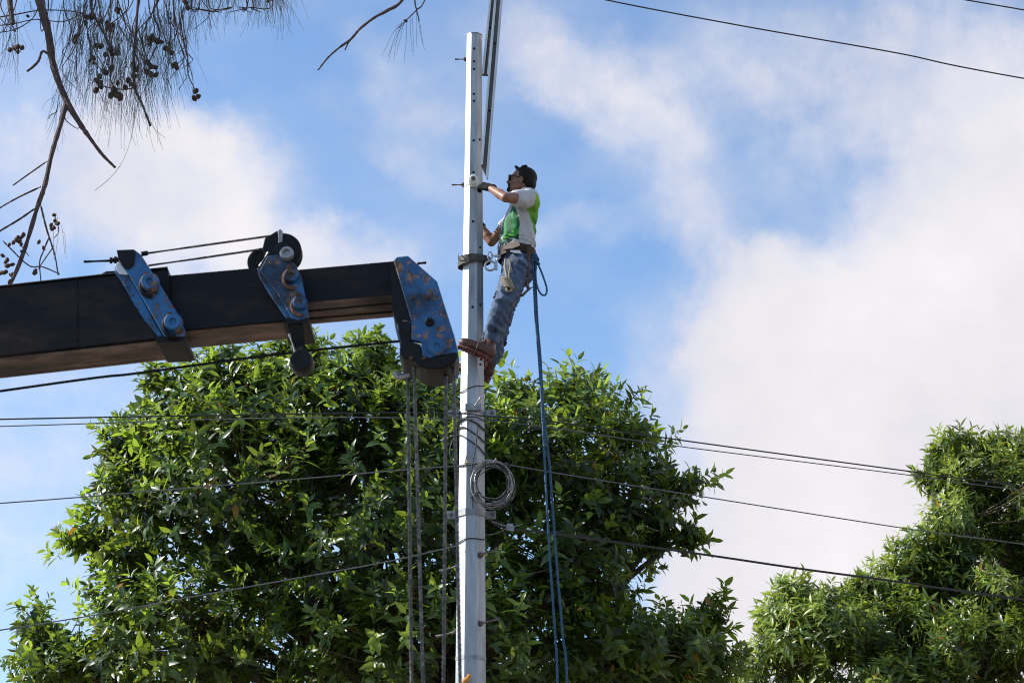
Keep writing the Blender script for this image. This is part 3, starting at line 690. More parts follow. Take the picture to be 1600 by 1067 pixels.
m.ell(hpt(.030, 0, -.035), hF * .060, hL * .056, hU * .072, 18, 10)          # face
m.ell(hpt(.048, 0, -.088), hF * .034, hL * .038, hU * .026)                  # chin and jaw
m.cap(hpt(.0, .045, -.062), .024, hpt(.045, .026, -.09), .022); m.cap(hpt(.0, -.045, -.062), .024, hpt(.045, -.026, -.09), .022)
m.cap(hpt(.086, 0, .008), .010, hpt(.106, 0, -.030), .013); m.ell(hpt(.096, 0, -.036), hF * .014, hL * .019, hU * .010)   # nose
m.cap(hpt(.080, .032, .022), .011, hpt(.080, -.032, .022), .011)              # brow
m.ell(hpt(.088, 0, -.058), hF * .010, hL * .026, hU * .006); m.ell(hpt(.086, 0, -.070), hF * .011, hL * .022, hU * .007)   # lips
for s in (1, -1):
    m.ell(hpt(-.008, s * .078, -.022), hF * .018 + hU * .006, hL * .010, hU * .032, 14, 9); m.ell(hpt(-.004, s * .080, -.044), hF * .009, hL * .008, hU * .011)
    m.ell(hpt(.050, s * .042, -.032), hF * .030, hL * .020, hU * .022)
    m.ell(hpt(.078, s * .030, .000), hF * .013, hL * .014, hU * .009)       # eyes
neck0 = P(824, 304, 15.0)
m.cap(neck0, .062, hpt(-.03, 0, -.05), .056)
# torso under the clothes
m.loft([(P(810, 400, 15), FWD * .10, LFT * .14), (P(812, 370, 15), FWD * .10, LFT * .14), (P(817, 340, 15), FWD * .105, LFT * .15), (P(823, 316, 15), FWD * .09, LFT * .15), (P(825, 304, 15), FWD * .055, LFT * .08)])
m.ell(P(809, 408, 15), FWD * .10, LFT * .145, UPV * .11)
for a, b, c, w_ in ((shL, elL, wrL, 1), (shR, elR, wrR, -1)):
    m.cap(a, .060, a.lerp(b, .45), .052); m.cap(a.lerp(b, .45), .052, b, .041)
    m.cap(b, .040, b.lerp(c, .3), .043); m.cap(b.lerp(c, .3), .043, c, .027)
for h, k, a in ((hipL, kneeL, ankL), (hipR, kneeR, ankR)):
    m.cap(h, .082, k, .055); m.cap(k, .055, k.lerp(a, .35), .055); m.cap(k.lerp(a, .35), .055, a, .038)
person = fuse(m.build('person', 'skin'), .0065, 3)
rebase(person, (pole_at(ankL.z)[0].x + .1, 14.95, P(740, 575, 15).z))
tag(person, 'worker in a white and green t-shirt and jeans, strapped to the pole by a belt', 'person')

# hair: cap of hair over the skull, quiff in front
m = MB()
m.ell(hpt(-.032, 0, .034), hF * .098, hL * .086, hU * .094, 20, 12)
m.ell(hpt(-.076, 0, -.014), hF * .056, hL * .074, hU * .074, 18, 10)
rnd = random.Random(3)
for i in range(90):
    a = rnd.uniform(-1.1, 1.1); b = rnd.uniform(-.15, 1.5)
    d = hF * math.cos(b) * math.cos(a) * .9 + hL * math.sin(a) + hU * math.sin(b)
    p = hpt(-.03, 0, .036) + Vector((d.x * .080, d.y * .076, d.z * .082)); q = p + (hF * rnd.uniform(.2, 1) + hU * rnd.uniform(.2, .7) + hL * rnd.uniform(-.4, .4)).normalized() * rnd.uniform(.015, .034) * (.7 if b < 1.0 and b > .4 else .45)
    m.cap(p, .010, q, .004, 8)
for i in range(16): m.cap(hpt(.045, rnd.uniform(-.05, .05), .095), .011, hpt(.058 + rnd.uniform(0, .014), rnd.uniform(-.05, .05), .110 + rnd.uniform(-.01, .008)), .006, 8)
hair = fuse(m.build('hair', 'hair', person), .005, 1)
# cut the hair away from the face and ears
import bmesh
bm = bmesh.new(); bm.from_mesh(hair.data); og = origin_of(person); rm = []
for v in bm.verts:
    p = v.co + og - hc; f, l, u = p.dot(hF), p.dot(hL), p.dot(hU)
    if (u < .058 and f > .022) or (u < .008 and f > -.012) : rm.append(v)
bmesh.ops.delete(bm, geom=rm, context='VERTS'); bm.to_mesh(hair.data); bm.free()
m = MB()
m.ell(hpt(.084, 0, -.096), hF * .018, hL * .026, hU * .020); m.cap(hpt(.094, .022, -.050), .006, hpt(.098, 0, -.046), .006); m.cap(hpt(.094, -.022, -.050), .006, hpt(.098, 0, -.046), .006)
for s in (1, -1): m.cap(hpt(.088, s * .030, -.054), .0055, hpt(.086, s * .022, -.090), .007)
fuse(m.build('beard', 'hair', person), .0035, 1)
# sunglasses
sg = MB()
for s in (1, -1): sg.ell(hpt(.094, s * .032, -.002), hF * .012, hL * .030 - hF * .008 * s * 0, hU * .022)
sg = sg.build('sunglasses', 'glass', person)
m = MB(); m.tube([hpt(.100, .064, .010), hpt(.104, 0, .014), hpt(.100, -.064, .010)], .004, 6)
for s in (1, -1): m.tube([hpt(.096, s * .062, .008), hpt(.05, s * .074, .004), hpt(-.004, s * .083, -.006), hpt(-.018, s * .082, -.024)], .0036, 6)
m.build('frame', 'glove', sg)

# t-shirt
m = MB()
m.loft([(P(806.5, 398, 15), FWD * .128, LFT * .158), (P(807.5, 389, 15), FWD * .148, LFT * .172), (P(809, 376, 15), FWD * .148, LFT * .172), (P(812, 350, 15), FWD * .137, LFT * .172),
        (P(817, 330, 15), FWD * .122, LFT * .178), (P(822, 314, 15), FWD * .108, LFT * .168), (P(824, 304, 15), FWD * .086, LFT * .12), (P(825, 300, 15), FWD * .066, LFT * .075)], 40)
m.cap(shL + Vector((-.0, .06, -.01)), .082, shL.lerp(elL, .08), .080); m.cap(shL.lerp(elL, .08), .080, shL.lerp(elL, .50), .072)
m.cap(shR + Vector((.02, -.05, 0)), .078, shR.lerp(elR, .1), .072); m.cap(shR.lerp(elR, .1), .072, shR.lerp(elR, .56), .062)
shirt = fuse(m.build('t_shirt', 'shirt', person), .0075, 5)
def ptpoly(pt, poly):
    x, y = pt; c = False; j = len(poly) - 1
    for i in range(len(poly)):
        xi, yi = poly[i]; xj, yj = poly[j]
        if (yi > y) != (yj > y) and x < (xj - xi) * (y - yi) / (yj - yi) + xi: c = not c
        j = i
    return c
# the printed panels, in the shirt's own front-back (x) and height (z) measures
def xz(pts, D=14.85): return [((q := P(690 + x / 6.67, 240 + y / 6.67, D)).x, q.z) for x, y in pts]
front_panel = xz([(735, 528), (775, 575), (815, 735), (800, 830), (805, 905), (740, 912), (715, 925), (745, 985), (640, 1010), (595, 920), (650, 880), (640, 830), (612, 790), (680, 640)])
stripe = xz([(620, 880), (815, 780), (815, 850), (690, 872), (650, 880)])
stripe2 = xz([(690, 640), (740, 560), (755, 560), (700, 660)])
low_panel = xz([(650, 880), (805, 850), (810, 910), (740, 915), (640, 1010), (600, 960)])
back_panel = xz([(952, 375), (1100, 420), (1100, 780), (978, 785), (930, 690), (875, 580), (950, 510)])
me = shirt.data; col = me.color_attributes.new('print_colour', 'FLOAT_COLOR', 'POINT')
nv = len(me.vertices); cd = np.zeros((nv, 4), dtype=np.float32)
arm_d = (elL - shL).normalized()
for v in me.vertices:
    p = v.co + og; s_ = (p - shL).dot(arm_d); dist = ((p - shL) - arm_d * s_).length
    k = noise.fractal(p * 6, 1.0, 2, 3)
    fold = math.sin(p.x * 95 + p.z * 22 + 5 * noise.noise(p * 5)) * .5 + .5
    # folds of cloth
    if s_ < .03 or dist > .1:
        amp = .011 * (.5 - 2 * abs(noise.noise(Vector((p.x * 13 + p.z * 6, p.y * 5, p.z * 4))))) + .012 * (.5 - 2 * abs(noise.noise(Vector((p.x * 5 - p.z * 6, p.y * 5 + 3, p.z * 8 + p.x * 9)))))
        if p.z < P(808, 372, 15).z: amp += .007 * math.sin(p.z * 190 + p.x * 40 + 4 * noise.noise(p * 8)) * min(1, (P(808, 372, 15).z - p.z) / .05)
    else: amp = .012 * (.5 - 2 * abs(noise.noise(Vector((p.x * 8, p.y * 8, p.z * 14)))))
    v.co += v.normal * amp
    c = (.52, .52, .55)
    if not (s_ > .035 and dist < .098):
        q = (p.x, p.z)
        if ptpoly(q, front_panel):
            c = (.006, .105, .032) if fold < .7 else (.02, .22, .06)
            if ptpoly(q, stripe): c = (.05, .34, .035)
            elif ptpoly(q, low_panel): c = (.004, .028, .020) if fold < .6 else (.008, .11, .035)
        elif ptpoly(q, stripe2): c = (.10, .5, .12)
        elif ptpoly(q, back_panel):
            h = (p.z - P(838, 355, 14.9).z) / (P(838, 300, 14.9).z - P(838, 355, 14.9).z)
            c = (.04 + .28 * max(0, h), .30 + .24 * max(0, h), .03)
    cd[v.index] = (*c, 1)
col.data.foreach_set('color', cd.ravel()); me.update()

# jeans
m = MB()
m.loft([(P(808.5, 399, 15), FWD * .122, LFT * .155), (P(811, 410, 15), FWD * .142, LFT * .17), (P(811, 424, 15), FWD * .138, LFT * .17), (P(808, 440, 15), FWD * .11, LFT * .14)])
for h, k, a in ((hipL, kneeL, ankL), (hipR, kneeR, ankR)):
    m.cap(h + Vector((.0, 0, -.01)), .118, h.lerp(k, .5), .106); m.cap(h.lerp(k, .5), .106, k, .086); m.cap(k, .082, k.lerp(a, .4), .084); m.cap(k.lerp(a, .4), .084, a - (a - k).normalized() * .008, .070)
jeans = fuse(m.build('jeans', 'jeans', person), .0075, 4)
me = jeans.data; fa = me.attributes.new('fade', 'FLOAT', 'POINT'); fd = np.zeros(len(me.vertices), dtype=np.float32)
for v in me.vertices:
    p = v.co + og
    kz = min(abs(p.z - kneeL.z), abs(p.z - ankL.z - .05), abs(p.z - hipL.z + .02)); kk = max(0, 1 - kz / .17)
    w1 = 1 - 2 * abs(noise.noise(Vector((p.x * 8 - p.z * 4, p.y * 4, p.z * 15 + p.x * 12)))) * 2 ; w2 = noise.noise(Vector((p.x * 15, p.y * 12, p.z * 24 + p.x * 14)))
    a = (.010 * w1 * (.30 + kk) + .006 * w2)
    v.co += v.normal * a; fd[v.index] = max(-.16, min(.22, a * 12)) 
fa.data.foreach_set('value', fd); me.update()
# pocket and side seam on jeans
MB().tube(crom([P(822, 410, 14.83), P(820, 420, 14.80), P(812, 428, 14.785)], 8), .0045, 6).build('pocket_seam', 'jeans', jeans)

# belts and tools worn
m = MB(); secs = []
for k in range(36):
    a = 2 * math.pi * k / 36; c = P(807.5, 400, 15) + FWD * .148 * math.cos(a) + LFT * .180 * math.sin(a); o_ = (FWD * math.cos(a) + LFT * math.sin(a))
    zt = .012 * math.sin(a * 1)
    secs.append([c + UPV * (.036), c + o_ * .009 + UPV * .034, c + o_ * .009 - UPV * .036, c - UPV * .038])
m.rings(secs, False, True)
belt = m.build('tool_belt', 'leather', person)
def bpt(a, r=1., u=0.): a = math.radians(a); return P(807.5, 400, 15) + FWD * .158 * r * math.cos(a) + LFT * .19 * r * math.sin(a) + UPV * u
m = MB(); m.prism([bpt(50, 1.05, .035), bpt(95, 1.05, .045), bpt(100, 1.05, .005), bpt(80, 1.05, -.02), bpt(50, 1.05, -.012)], bpt(75, 1.1) - bpt(75, 1.02)); m.build('tan_pad', 'leather_tan', belt)
m = MB(); m.prism([bpt(72, 1.04, -.03), bpt(98, 1.04, -.034), bpt(104, 1.04, -.062), bpt(84, 1.04, -.058), bpt(70, 1.04, -.04)], (0, -.008, 0)); m.build('white_tag', 'white_cloth', belt)
# tool frog hanging behind the hip
m = MB()
a0 = bpt(118, 1.1, .02)
m.prism([a0, a0 + Vector((.035, 0, 0)), a0 + Vector((.012, 0, -.28)), a0 + Vector((-.004, 0, -.28))], (0, -.014, 0)); m.build('tool_strap', 'rust', belt)
m = MB(); q0 = P(826, 452, 14.86)
m.cap(q0, .010, P(817, 461, 14.84), .012, 10); m.cap(P(817, 461, 14.84), .012, P(812, 463, 14.84), .008, 10); m.cap(q0, .007, P(832, 449, 14.86), .005, 8); m.cap(P(822, 440, 14.86), .02, q0, .012, 10)
m.build('hand_tool', 'bolt', belt)
for k, aa in enumerate((28, 42, 60)):
    MB().tube([bpt(aa, 1.07, .03) + Vector((math.cos(t) * .013, 0, math.sin(t) * .013 - .0)) for t in [2 * math.pi * j / 14 for j in range(14)]], .004, 6, closed=True).build('belt_ring', 'steel', belt)

# boots with red soles
def boot(heel, toe, ank, upish):
    d = (toe - heel).normalized(); u = (upish - d * upish.dot(d)).normalized(); s = d.cross(u).normalized(); Ln = (toe - heel).length
    m = MB()
    m.ell(heel + d * .035 + u * .045, d * .052, s * .040, u * .052); m.cap(heel + d * .05 + u * .045, .044, heel + d * (Ln - .08) + u * .036, .046)
    m.ell(heel + d * (Ln - .058) + u * .030, d * .066, s * .048, u * .044); m.cap(heel + d * .045 + u * .06, .048, ank + (ank - heel).normalized() * .02, .052)
    m.cap(heel + d * .11 + u * .055, .034, ank + d * .01, .045)
    b = fuse(m.build('boot', 'boot', person), .006, 3)
    outl = []
    for k in range(28):
        a = 2 * math.pi * k / 28; t_ = (.5 - .5 * math.cos(a)) ; wdt = .036 + .014 * math.sin(t_ * math.pi) + .008 * (t_ > .5)
        outl.append(heel + d * (-.012 + t_ * (Ln + .016)) + s * wdt * math.sin(a) * (1.0) - u * .002)
    m = MB(); m.prism(outl, -u * .018)
    for k in range(9):
        if k == 3: continue
        c = heel + d * (.012 + k * (Ln - .03) / 8) - u * (.022 if k > 3 else .030)
        m.box(c, d * .012, s * .036, u * (.005 if k > 3 else .012))
    m.build('sole', 'sole', b)
    la = MB()
    for k in range(6):
        c = heel + d * (Ln * .62 - k * .026) + u * (.064 + k * .012); la.tube([c - s * .03, c + u * .012, c + s * .03], .004, 6)
    la.build('laces', 'glove', b)
    # climbing iron strapped on the instep
    c = heel + d * (Ln * .50); gm = MB(); gm.tube(crom([c - s * .055 + u * .09, c - s * .062 + u * .03, c - s * .045 - u * .036, c + s * .045 - u * .036, c + s * .062 + u * .03, c + s * .055 + u * .09, c + u * .105, c - s * .055 + u * .09], 5), .0055, 8)
    gm.build('foot_loop', 'strap', b); return b
boot(P(769, 560, 14.80), P(716, 538, 14.76), ankL, Vector((.35, 0, 1)))
boot(P(766, 590, 15.16), P(716, 572, 15.20), ankR, Vector((.35, 0, 1)))

# gloved hands: palm, four unequal curled fingers, thumb from the side of the palm
def hand(wr, d, pn, curl, spread=.020, thumb=1, name='glove'):
    d = d.normalized(); pn = (pn - d * pn.dot(d)).normalized(); s = d.cross(pn).normalized() * thumb
    m = MB()
    m.cap(wr - d * .035, .036, wr + d * .012, .034)
    for k in range(4): m.cap(wr + d * .01 + s * (.024 - k * .016), .018, wr + d * .088 + s * (.033 - k * spread * 1.08), .0145)
    for k, (ln, rr) in enumerate(((.078, .0100), (.088, .0105), (.082, .0100), (.064, .0088))):
        p = wr + d * (.092 - .004 * abs(k - 1)) + s * (.033 - k * spread * 1.08); a = 0
        for j, fr in enumerate((.46, .31, .23)):
            a += curl * (1 + .12 * k) * (.8 if j == 0 else 1)
            q = p + (d * math.cos(a) + pn * math.sin(a)) * ln * fr; m.cap(p, rr * (1 - .08 * j), q, rr * (.92 - .08 * j), 10); p = q
    p = wr + d * .03 + s * .030; q = p + (s * .75 + d * .55 + pn * .45).normalized() * .038; m.cap(p, .0165, q, .013, 10)
    r_ = q + (d * .75 + pn * .65 + s * .1).normalized() * .030; m.cap(q, .0125, r_, .0105, 10); m.cap(r_, .0105, r_ + (d * .55 + pn * .8 - s * .25).normalized() * .024, .009, 10)
    return fuse(m.build(name, 'glove', person), .004, 1)
hand(wrL, P(738, 287, 14.80) - wrL, Vector((-.2, .95, -.3)), math.radians(42), thumb=-1)
hand(wrR, P(733, 336, 15.19) - wrR, Vector((-.2, -1, .0)), math.radians(34), thumb=1)

# pole strap: two turns of leather round the pole, buckle, hook and ring
t = empty('pole_strap', pole_at(z_of(404))[0], 'worn grey-brown leather strap looped twice round the pole and hooked to the worker belt', 'strap')
def strap_loop(py, tiltz, h, off):
    secs = []; z = z_of(py); c, R = pole_at(z)
    for k in range(40):
        a = 2 * math.pi * k / 40; rr = R * .96 + off
        stretch = 1.0 + .45 * max(0, math.cos(a)) ** 3
        cc_ = c + Vector((math.cos(a) * rr * stretch - .015, math.sin(a) * (R + off), 0)); cc_.z = z + tiltz * math.cos(a) + (.008 * math.sin(a))
        nn = Vector((math.cos(a), math.sin(a), 0))
        secs.append([cc_ + UPV * h, cc_ + nn * .005 + UPV * h, cc_ + nn * .005 - UPV * h, cc_ - UPV * h])
    m = MB(); m.rings(secs, False, True); return m.build('loop', 'strap', t)
strap_loop(401, .006, .024, .012); strap_loop(405, .020, .024, .020)
q = P(766, 399, 14.9)
def ringm(c, ax, az_, rx, rz, r, n_=24): return MB().tube([c + Vector(ax) * rx * math.cos(2 * math.pi * k / n_) + Vector(az_) * rz * math.sin(2 * math.pi * k / n_) for k in range(n_)], r, 8, closed=True)
ringm(P(765.5, 400, 14.86), (1, 0, 0), (0, 0, 1), .018, .036, .006).build('buckle', 'steel', t)
m = MB(); m.cap(P(768, 400, 14.86), .006, P(774, 400, 14.86), .007, 8); m.cap(P(774, 400, 14.86), .011, P(781, 400, 14.85), .008, 8); m.build('snap_hook', 'steel', t)
ringm(P(716.5, 401, 14.93), (0, 1, 0), (0, 0, 1), .03, .024, .004).build('side_buckle', 'steel', t)
m = ringm(P(766, 415.5, 14.85), (1, 0, 0), (0, 0, 1), .042, .040, .0085); m.v += []
m.box(P(775.5, 414, 14.85), (.010, 0, 0), (0, .008, 0), (0, 0, .042)); m.cap(P(777, 406, 14.85), .008, P(782, 402, 14.85), .007, 8)
o = m.build('steel_ring', 'steel'); rebase(o, P(766, 415, 14.85)); tag(o, 'large round steel ring hanging under the strap between pole and thigh', 'ring')
# tan knotted rope on the hip
m = MB(); kc = P(793.5, 443, 14.70)
m.tube(crom([P(790, 404, 14.78), P(789, 415, 14.75), P(791, 428, 14.72), kc + Vector((0, 0, .03))], 6), .010, 8)
m.tube(crom([P(796, 404, 14.78), P(797, 417, 14.75), P(795, 428, 14.72), kc + Vector((.01, 0, .03))], 6), .009, 8)
for k in range(5):
    c = kc + Vector((.006 * (k - 2), 0, .034 - k * .017)); tl = Vector((1, 0, -.22)).normalized()
    m.tube([c + tl * .038 * math.cos(a) + Vector((0, .030, 0)) * math.sin(a) for a in [2 * math.pi * j / 16 for j in range(16)]], .0105, 8, closed=True)
m.ell(kc + Vector((0, 0, 0)), (.03, 0, 0), (0, .02, 0), (0, 0, .045))
m.tube(crom([kc + Vector((-.012, -.012, -.035)), kc + Vector((-.004, -.014, -.070)), kc + Vector((.028, -.012, -.062)), kc + Vector((.022, -.01, -.035))], 6), .010, 8)
o = m.build('knotted_rope', 'rope_tan'); rebase(o, P(792, 404, 14.78)); tag(o, 'short tan rope coiled into a knot hanging at the worker hip', 'rope')
# blue ropes
t = empty('hand_line', P(834, 404, 14.9), 'blue braided hand line hanging in two strands from the back of the worker belt', 'rope')
s1 = [(832, 408), (834, 440), (837, 500), (842, 560), (847, 640), (851, 720), (855, 800), (859, 870), (864, 940), (868, 1000), (871, 1067)]
s2 = [(834, 408), (837, 445), (840, 505), (845, 565), (849, 640), (858, 720), (864, 800), (869, 870), (874, 930), (880, 1000), (886, 1067)]
for s, dd, base in ((s1, 0, 0), (s2, .03, 1)):
    pts = [P(x, y, 14.86 + dd) for x, y in s]; e = pts[-1]; dv = (pts[-1] - pts[-3]); k = (e.z - .3) / abs(dv.z)
    pts += [e + Vector((dv.x * .25 * k * .5, 0, dv.z * k * .5)), e + Vector((dv.x * .25 * k, 0, dv.z * k))]
    rope(pts, .0090, 'strand', 'rope_blue', t, .09, 3)
rope([P(x, y, 14.86) for x, y in ((836, 406), (843, 418), (850, 436), (854.5, 452), (852, 461), (845, 459), (839, 446), (837, 428), (838, 408))], .0075, 'bight', 'rope_blue', t, .07, 3)
m = MB()
for k in range(6):
    c = P(834 + (k - 2.5) * 1.6, 405 + (k % 2) * 5 - 2, 14.86); m.tube([c + Vector((.024 * math.cos(a), .02 * math.sin(a), .028 * math.sin(a + k))) for a in [2 * math.pi * j / 14 for j in range(14)]], .009, 8, closed=True)
m.build('knot', 'rope_blue', t)

# ---------------------------------------------------------------- trees
def leaf_mesh(name, mat, parent, B, D_, Nn, Ln, Wd, tint, curl, fold=.25):
    """thousands of folded, curved leaves as one crown: base points, directions, normals, sizes"""
    n_ = len(B); S_ = np.cross(D_, Nn); S_ /= np.linalg.norm(S_, axis=1)[:, None] + 1e-9; Nn = np.cross(S_, D_)
    T = np.array([0, .28, .28, .28, .66, .66, .66, 1.0]); Wt = np.array([0, 0, -.46, .46, 0, -.40, .40, 0]); H = np.array([0, 0, 1, 1, 0, 1, 1, 0.])
    V = (B[:, None, :] + D_[:, None, :] * (T[None, :, None] * Ln[:, None, None]) + S_[:, None, :] * (Wt[None, :, None] * Wd[:, None, None])
         + Nn[:, None, :] * ((H[None, :] * fold * Wd[:, None] * .46 - curl[:, None] * (T ** 2)[None, :] * Ln[:, None])[:, :, None]))
    org = np.array(origin_of(parent)); V = V - org
    F = np.array([[0, 2, 1], [0, 1, 3], [5, 7, 4], [4, 7, 6]]); Q = np.array([[2, 5, 4, 1], [1, 4, 6, 3]])
    off = (np.arange(n_) * 8)[:, None, None]
    loops = np.concatenate([(F[None] + off).reshape(n_, -1), (Q[None] + off).reshape(n_, -1)], axis=1).ravel()
    tot = np.tile(np.array([3, 3, 3, 3, 4, 4]), n_); st = np.concatenate([[0], np.cumsum(tot)[:-1]])
    me = bpy.data.meshes.new(name); me.vertices.add(n_ * 8); me.vertices.foreach_set('co', V.astype(np.float32).ravel())
    me.loops.add(len(loops)); me.loops.foreach_set('vertex_index', loops.astype(np.int32))
    me.polygons.add(len(tot)); me.polygons.foreach_set('loop_start', st.astype(np.int32)); me.polygons.foreach_set('loop_total', tot.astype(np.int32))
    me.update(); me.validate()
    a = me.attributes.new('tint', 'FLOAT', 'POINT'); a.data.foreach_set('value', np.repeat(tint, 8).astype(np.float32))
    me.shade_smooth() if hasattr(me, 'shade_smooth') else None
    me.materials.append(M[mat]); o = bpy.data.objects.new(name, me); COL.objects.link(o); o.parent = parent; return o
def unit(v): return v / (np.linalg.norm(v, axis=-1, keepdims=True) + 1e-9)
def crown(name, mat, parent, tips, axes, per, length, ratio, curl, rng, tw_len, phi=(35, 85), young_sunlit=.12, outer=None):
    """leaf rosettes round every twig tip"""
    nT = len(tips); i = np.arange(per)
    gold = i * 2.39996; along = (i + .5) / per                       # 0 tip .. 1 lower on the twig
    B = []; D_ = []; Nn = []; Ln = []; Wd = []; tn = []; cu = []
    up = np.array([0, 0, 1.0]); A = unit(axes); s1_ = unit(np.cross(A, up + rng.normal(0, .2, (nT, 3)))); s2_ = np.cross(A, s1_)
    tb = rng.uniform(0, .62, nT) if outer is None else rng.uniform(0, .42, nT) + .34 * outer; yw = rng.uniform(0, 1, nT) < (young_sunlit if outer is None else young_sunlit * (.35 + 1.9 * outer))  # outer raises tint and pale share on sun-facing tips, painting in sunlight
    for k in range(per):
        ang = gold[k] + rng.uniform(-.4, .4, nT); ph = np.radians(phi[0] + (phi[1] - phi[0]) * along[k] + rng.normal(0, 12, nT))
        rad = s1_ * np.cos(ang)[:, None] + s2_ * np.sin(ang)[:, None]
        d = A * np.cos(ph)[:, None] + rad * np.sin(ph)[:, None] + np.array([0, 0, -.15]); d = unit(d)
        nrm = unit(A - d * np.sum(A * d, axis=1)[:, None] + rng.normal(0, .25, (nT, 3)))
        B.append(tips - A * (tw_len * along[k]) [..., None] if np.ndim(tw_len) else tips - A * (tw_len * along[k])); D_.append(d); Nn.append(nrm)
        l = length * rng.uniform(.45, 1.25, nT) * (.75 + .35 * along[k]); Ln.append(l); Wd.append(l * ratio * rng.uniform(.8, 1.15, nT))
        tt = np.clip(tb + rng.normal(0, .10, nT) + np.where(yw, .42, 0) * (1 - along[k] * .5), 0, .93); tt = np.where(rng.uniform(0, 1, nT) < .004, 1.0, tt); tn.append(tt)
        cu.append(rng.uniform(.4, 1.5, nT) * curl)
    c = np.concatenate
    return leaf_mesh(name, mat, parent, c(B), c(D_), c(Nn), c(Ln), c(Wd), c(tn), c(cu))
def tips_in(lobes, count, rng, shell=.5, upbias=.45, gap=None):
    """twig tips through the lobes (world ellipsoids), thicker toward the outside; axes point outwards and up"""
    w_ = np.array([l[1] * l[2] + l[1] * l[3] for l in lobes]); w_ /= w_.sum()
    idx = rng.choice(len(lobes), count, p=w_); T = []; A = []
    C_ = np.array([list(l[0]) for l in lobes]); R_ = np.array([[l[1], l[3], l[2]] for l in lobes])
    d = unit(rng.normal(0, 1, (count, 3))); r = rng.uniform(shell ** 2, 1, count) ** .5
    r *= 1 + .10 * rng.normal(0, 1, count).clip(-1.5, 1.5)
    Pn = C_[idx] + d * R_[idx] * r[:, None]
    A = unit(d * .8 + np.array([0, 0, upbias]) + rng.normal(0, .28, (count, 3)))
    # thin out where a tip is deep inside several lobes
    q = np.sqrt((((Pn[:, None] - C_[None]) / R_[None]) ** 2).sum(-1)); deep = (q < .55).sum(1)
    keep = rng.uniform(0, 1, count) > .35 * deep
    # clumps: coherent gaps
    if gap:
        nv_ = np.array([noise.noise(Vector(p) * gap[0] + Vector((9, 3, 1))) for p in Pn]); keep &= nv_ > gap[1]
    sun_shell = np.clip((q.min(1) - .6) / .35, 0, 1) * np.clip(d[:, 2] * .6 - d[:, 0] * .35 + .45, 0, 1)  # sun-facing outer tips, whose leaves get sunlight put into their tint
    return Pn[keep], A[keep], sun_shell[keep]
def lobes_px(ls, D):
    out_ = []
    for (x, y, rx, ry, dd, rd) in ls:
        c = P(x, y, D + dd); s = px_m(y, D + dd); out_.append((c, rx * s, ry * s / math.cos(math.radians(20)), rd))
    return out_
def limbs(parent, base, crotch, lobes, r0, rng, mat, tips, every=6, name='trunk'):
    m = MB()
    mid = Vector(base).lerp(crotch, .5) + Vector((rng.uniform(-.1, .1), 0, 0)); m.tube(crom([base, mid, crotch], 5), [r0 * (1.25 - .45 * k / 10) for k in range(11)], 12)
    m.build(name, mat, parent); bm_ = MB(); tw = MB()
    for (c, rx, rz, rd) in lobes:
        q = crotch.lerp(c, .5) + Vector((rng.uniform(-.2, .2), rng.uniform(-.2, .2), rng.uniform(-.25, .1)))
        bm_.tube(crom([crotch, q, c], 5), [r0 * .55 * (1 - .075 * k) for k in range(11)], 8)
    for k in range(0, len(tips), every):
        tp = Vector(tips[k]); j = min(range(len(lobes)), key=lambda i: (lobes[i][0] - tp).length); c = lobes[j][0]
        st = c.lerp(tp, .12); md = c.lerp(tp, .6) + Vector((rng.uniform(-.1, .1), rng.uniform(-.1, .1), rng.uniform(-.14, .02)))
        tw.tube(crom([st, md, tp], 3), [.014, .012, .010, .008, .006, .005, .004], 5)
    bm_.build('branches', mat, parent); tw.build('twigs', 'twig', parent)

rng = np.random.RandomState(11)
DT = 19.0
tree = empty('leafy_tree', (P(620, 1000, DT).x, DT, 0), 'broad glossy-leaved tree filling the lower middle behind the pole', 'tree')
L1 = lobes_px([
    (600, 830, 250, 235, 0, 2.0), (380, 760, 180, 175, -.1, 1.6), (325, 650, 105, 85, .1, 1.0), (250, 625, 40, 40, .0, .4), (205, 690, 50, 60, .0, .5), (440, 590, 95, 60, .1, .9), (565, 575, 60, 50, -.1, .6), (640, 610, 80, 60, .2, .8),
    (500, 660, 150, 95, .1, 1.4), (850, 720, 150, 110, 0, 1.4), (900, 630, 70, 50, 0, .7), (805, 620, 50, 34, 0, .5), (970, 680, 62, 56, .2, .6), (960, 790, 105, 105, .1, 1.2), (1035, 830, 38, 40, 0, .4), (1020, 745, 42, 40, .2, .4),
    (230, 800, 105, 110, 0, 1.0), (140, 838, 50, 34, 0, .35), (172, 700, 32, 46, 0, .4), (185, 770, 45, 40, 0, .5), (240, 590, 34, 24, 0, .3), (1065, 760, 36, 32, 0, .4), (1075, 830, 28, 30, 0, .35), (580, 540, 30, 24, 0, .35), (465, 550, 60, 34, 0, .5), (350, 590, 90, 46, 0, .7), (190, 930, 60, 80, .1, .7), (60, 990, 52, 44, 0, .5), (110, 1040, 110, 50, 0, .8), (300, 1000, 190, 130, 0, 1.5),
    (700, 1030, 290, 170, 0, 1.9), (980, 1020, 150, 85, .1, 1.3), (1105, 960, 36, 42, .1, .35), (1080, 1030, 90, 60, 0, .8), (900, 880, 130, 100, 0, 1.2), (700, 720, 160, 130, .2, 1.5),
], DT)
tp, ax, sun_wt = tips_in(L1, 7200, rng, .45, .45, (1.1, -.42))
extra = []                                                            # sprigs that stick out of the outline
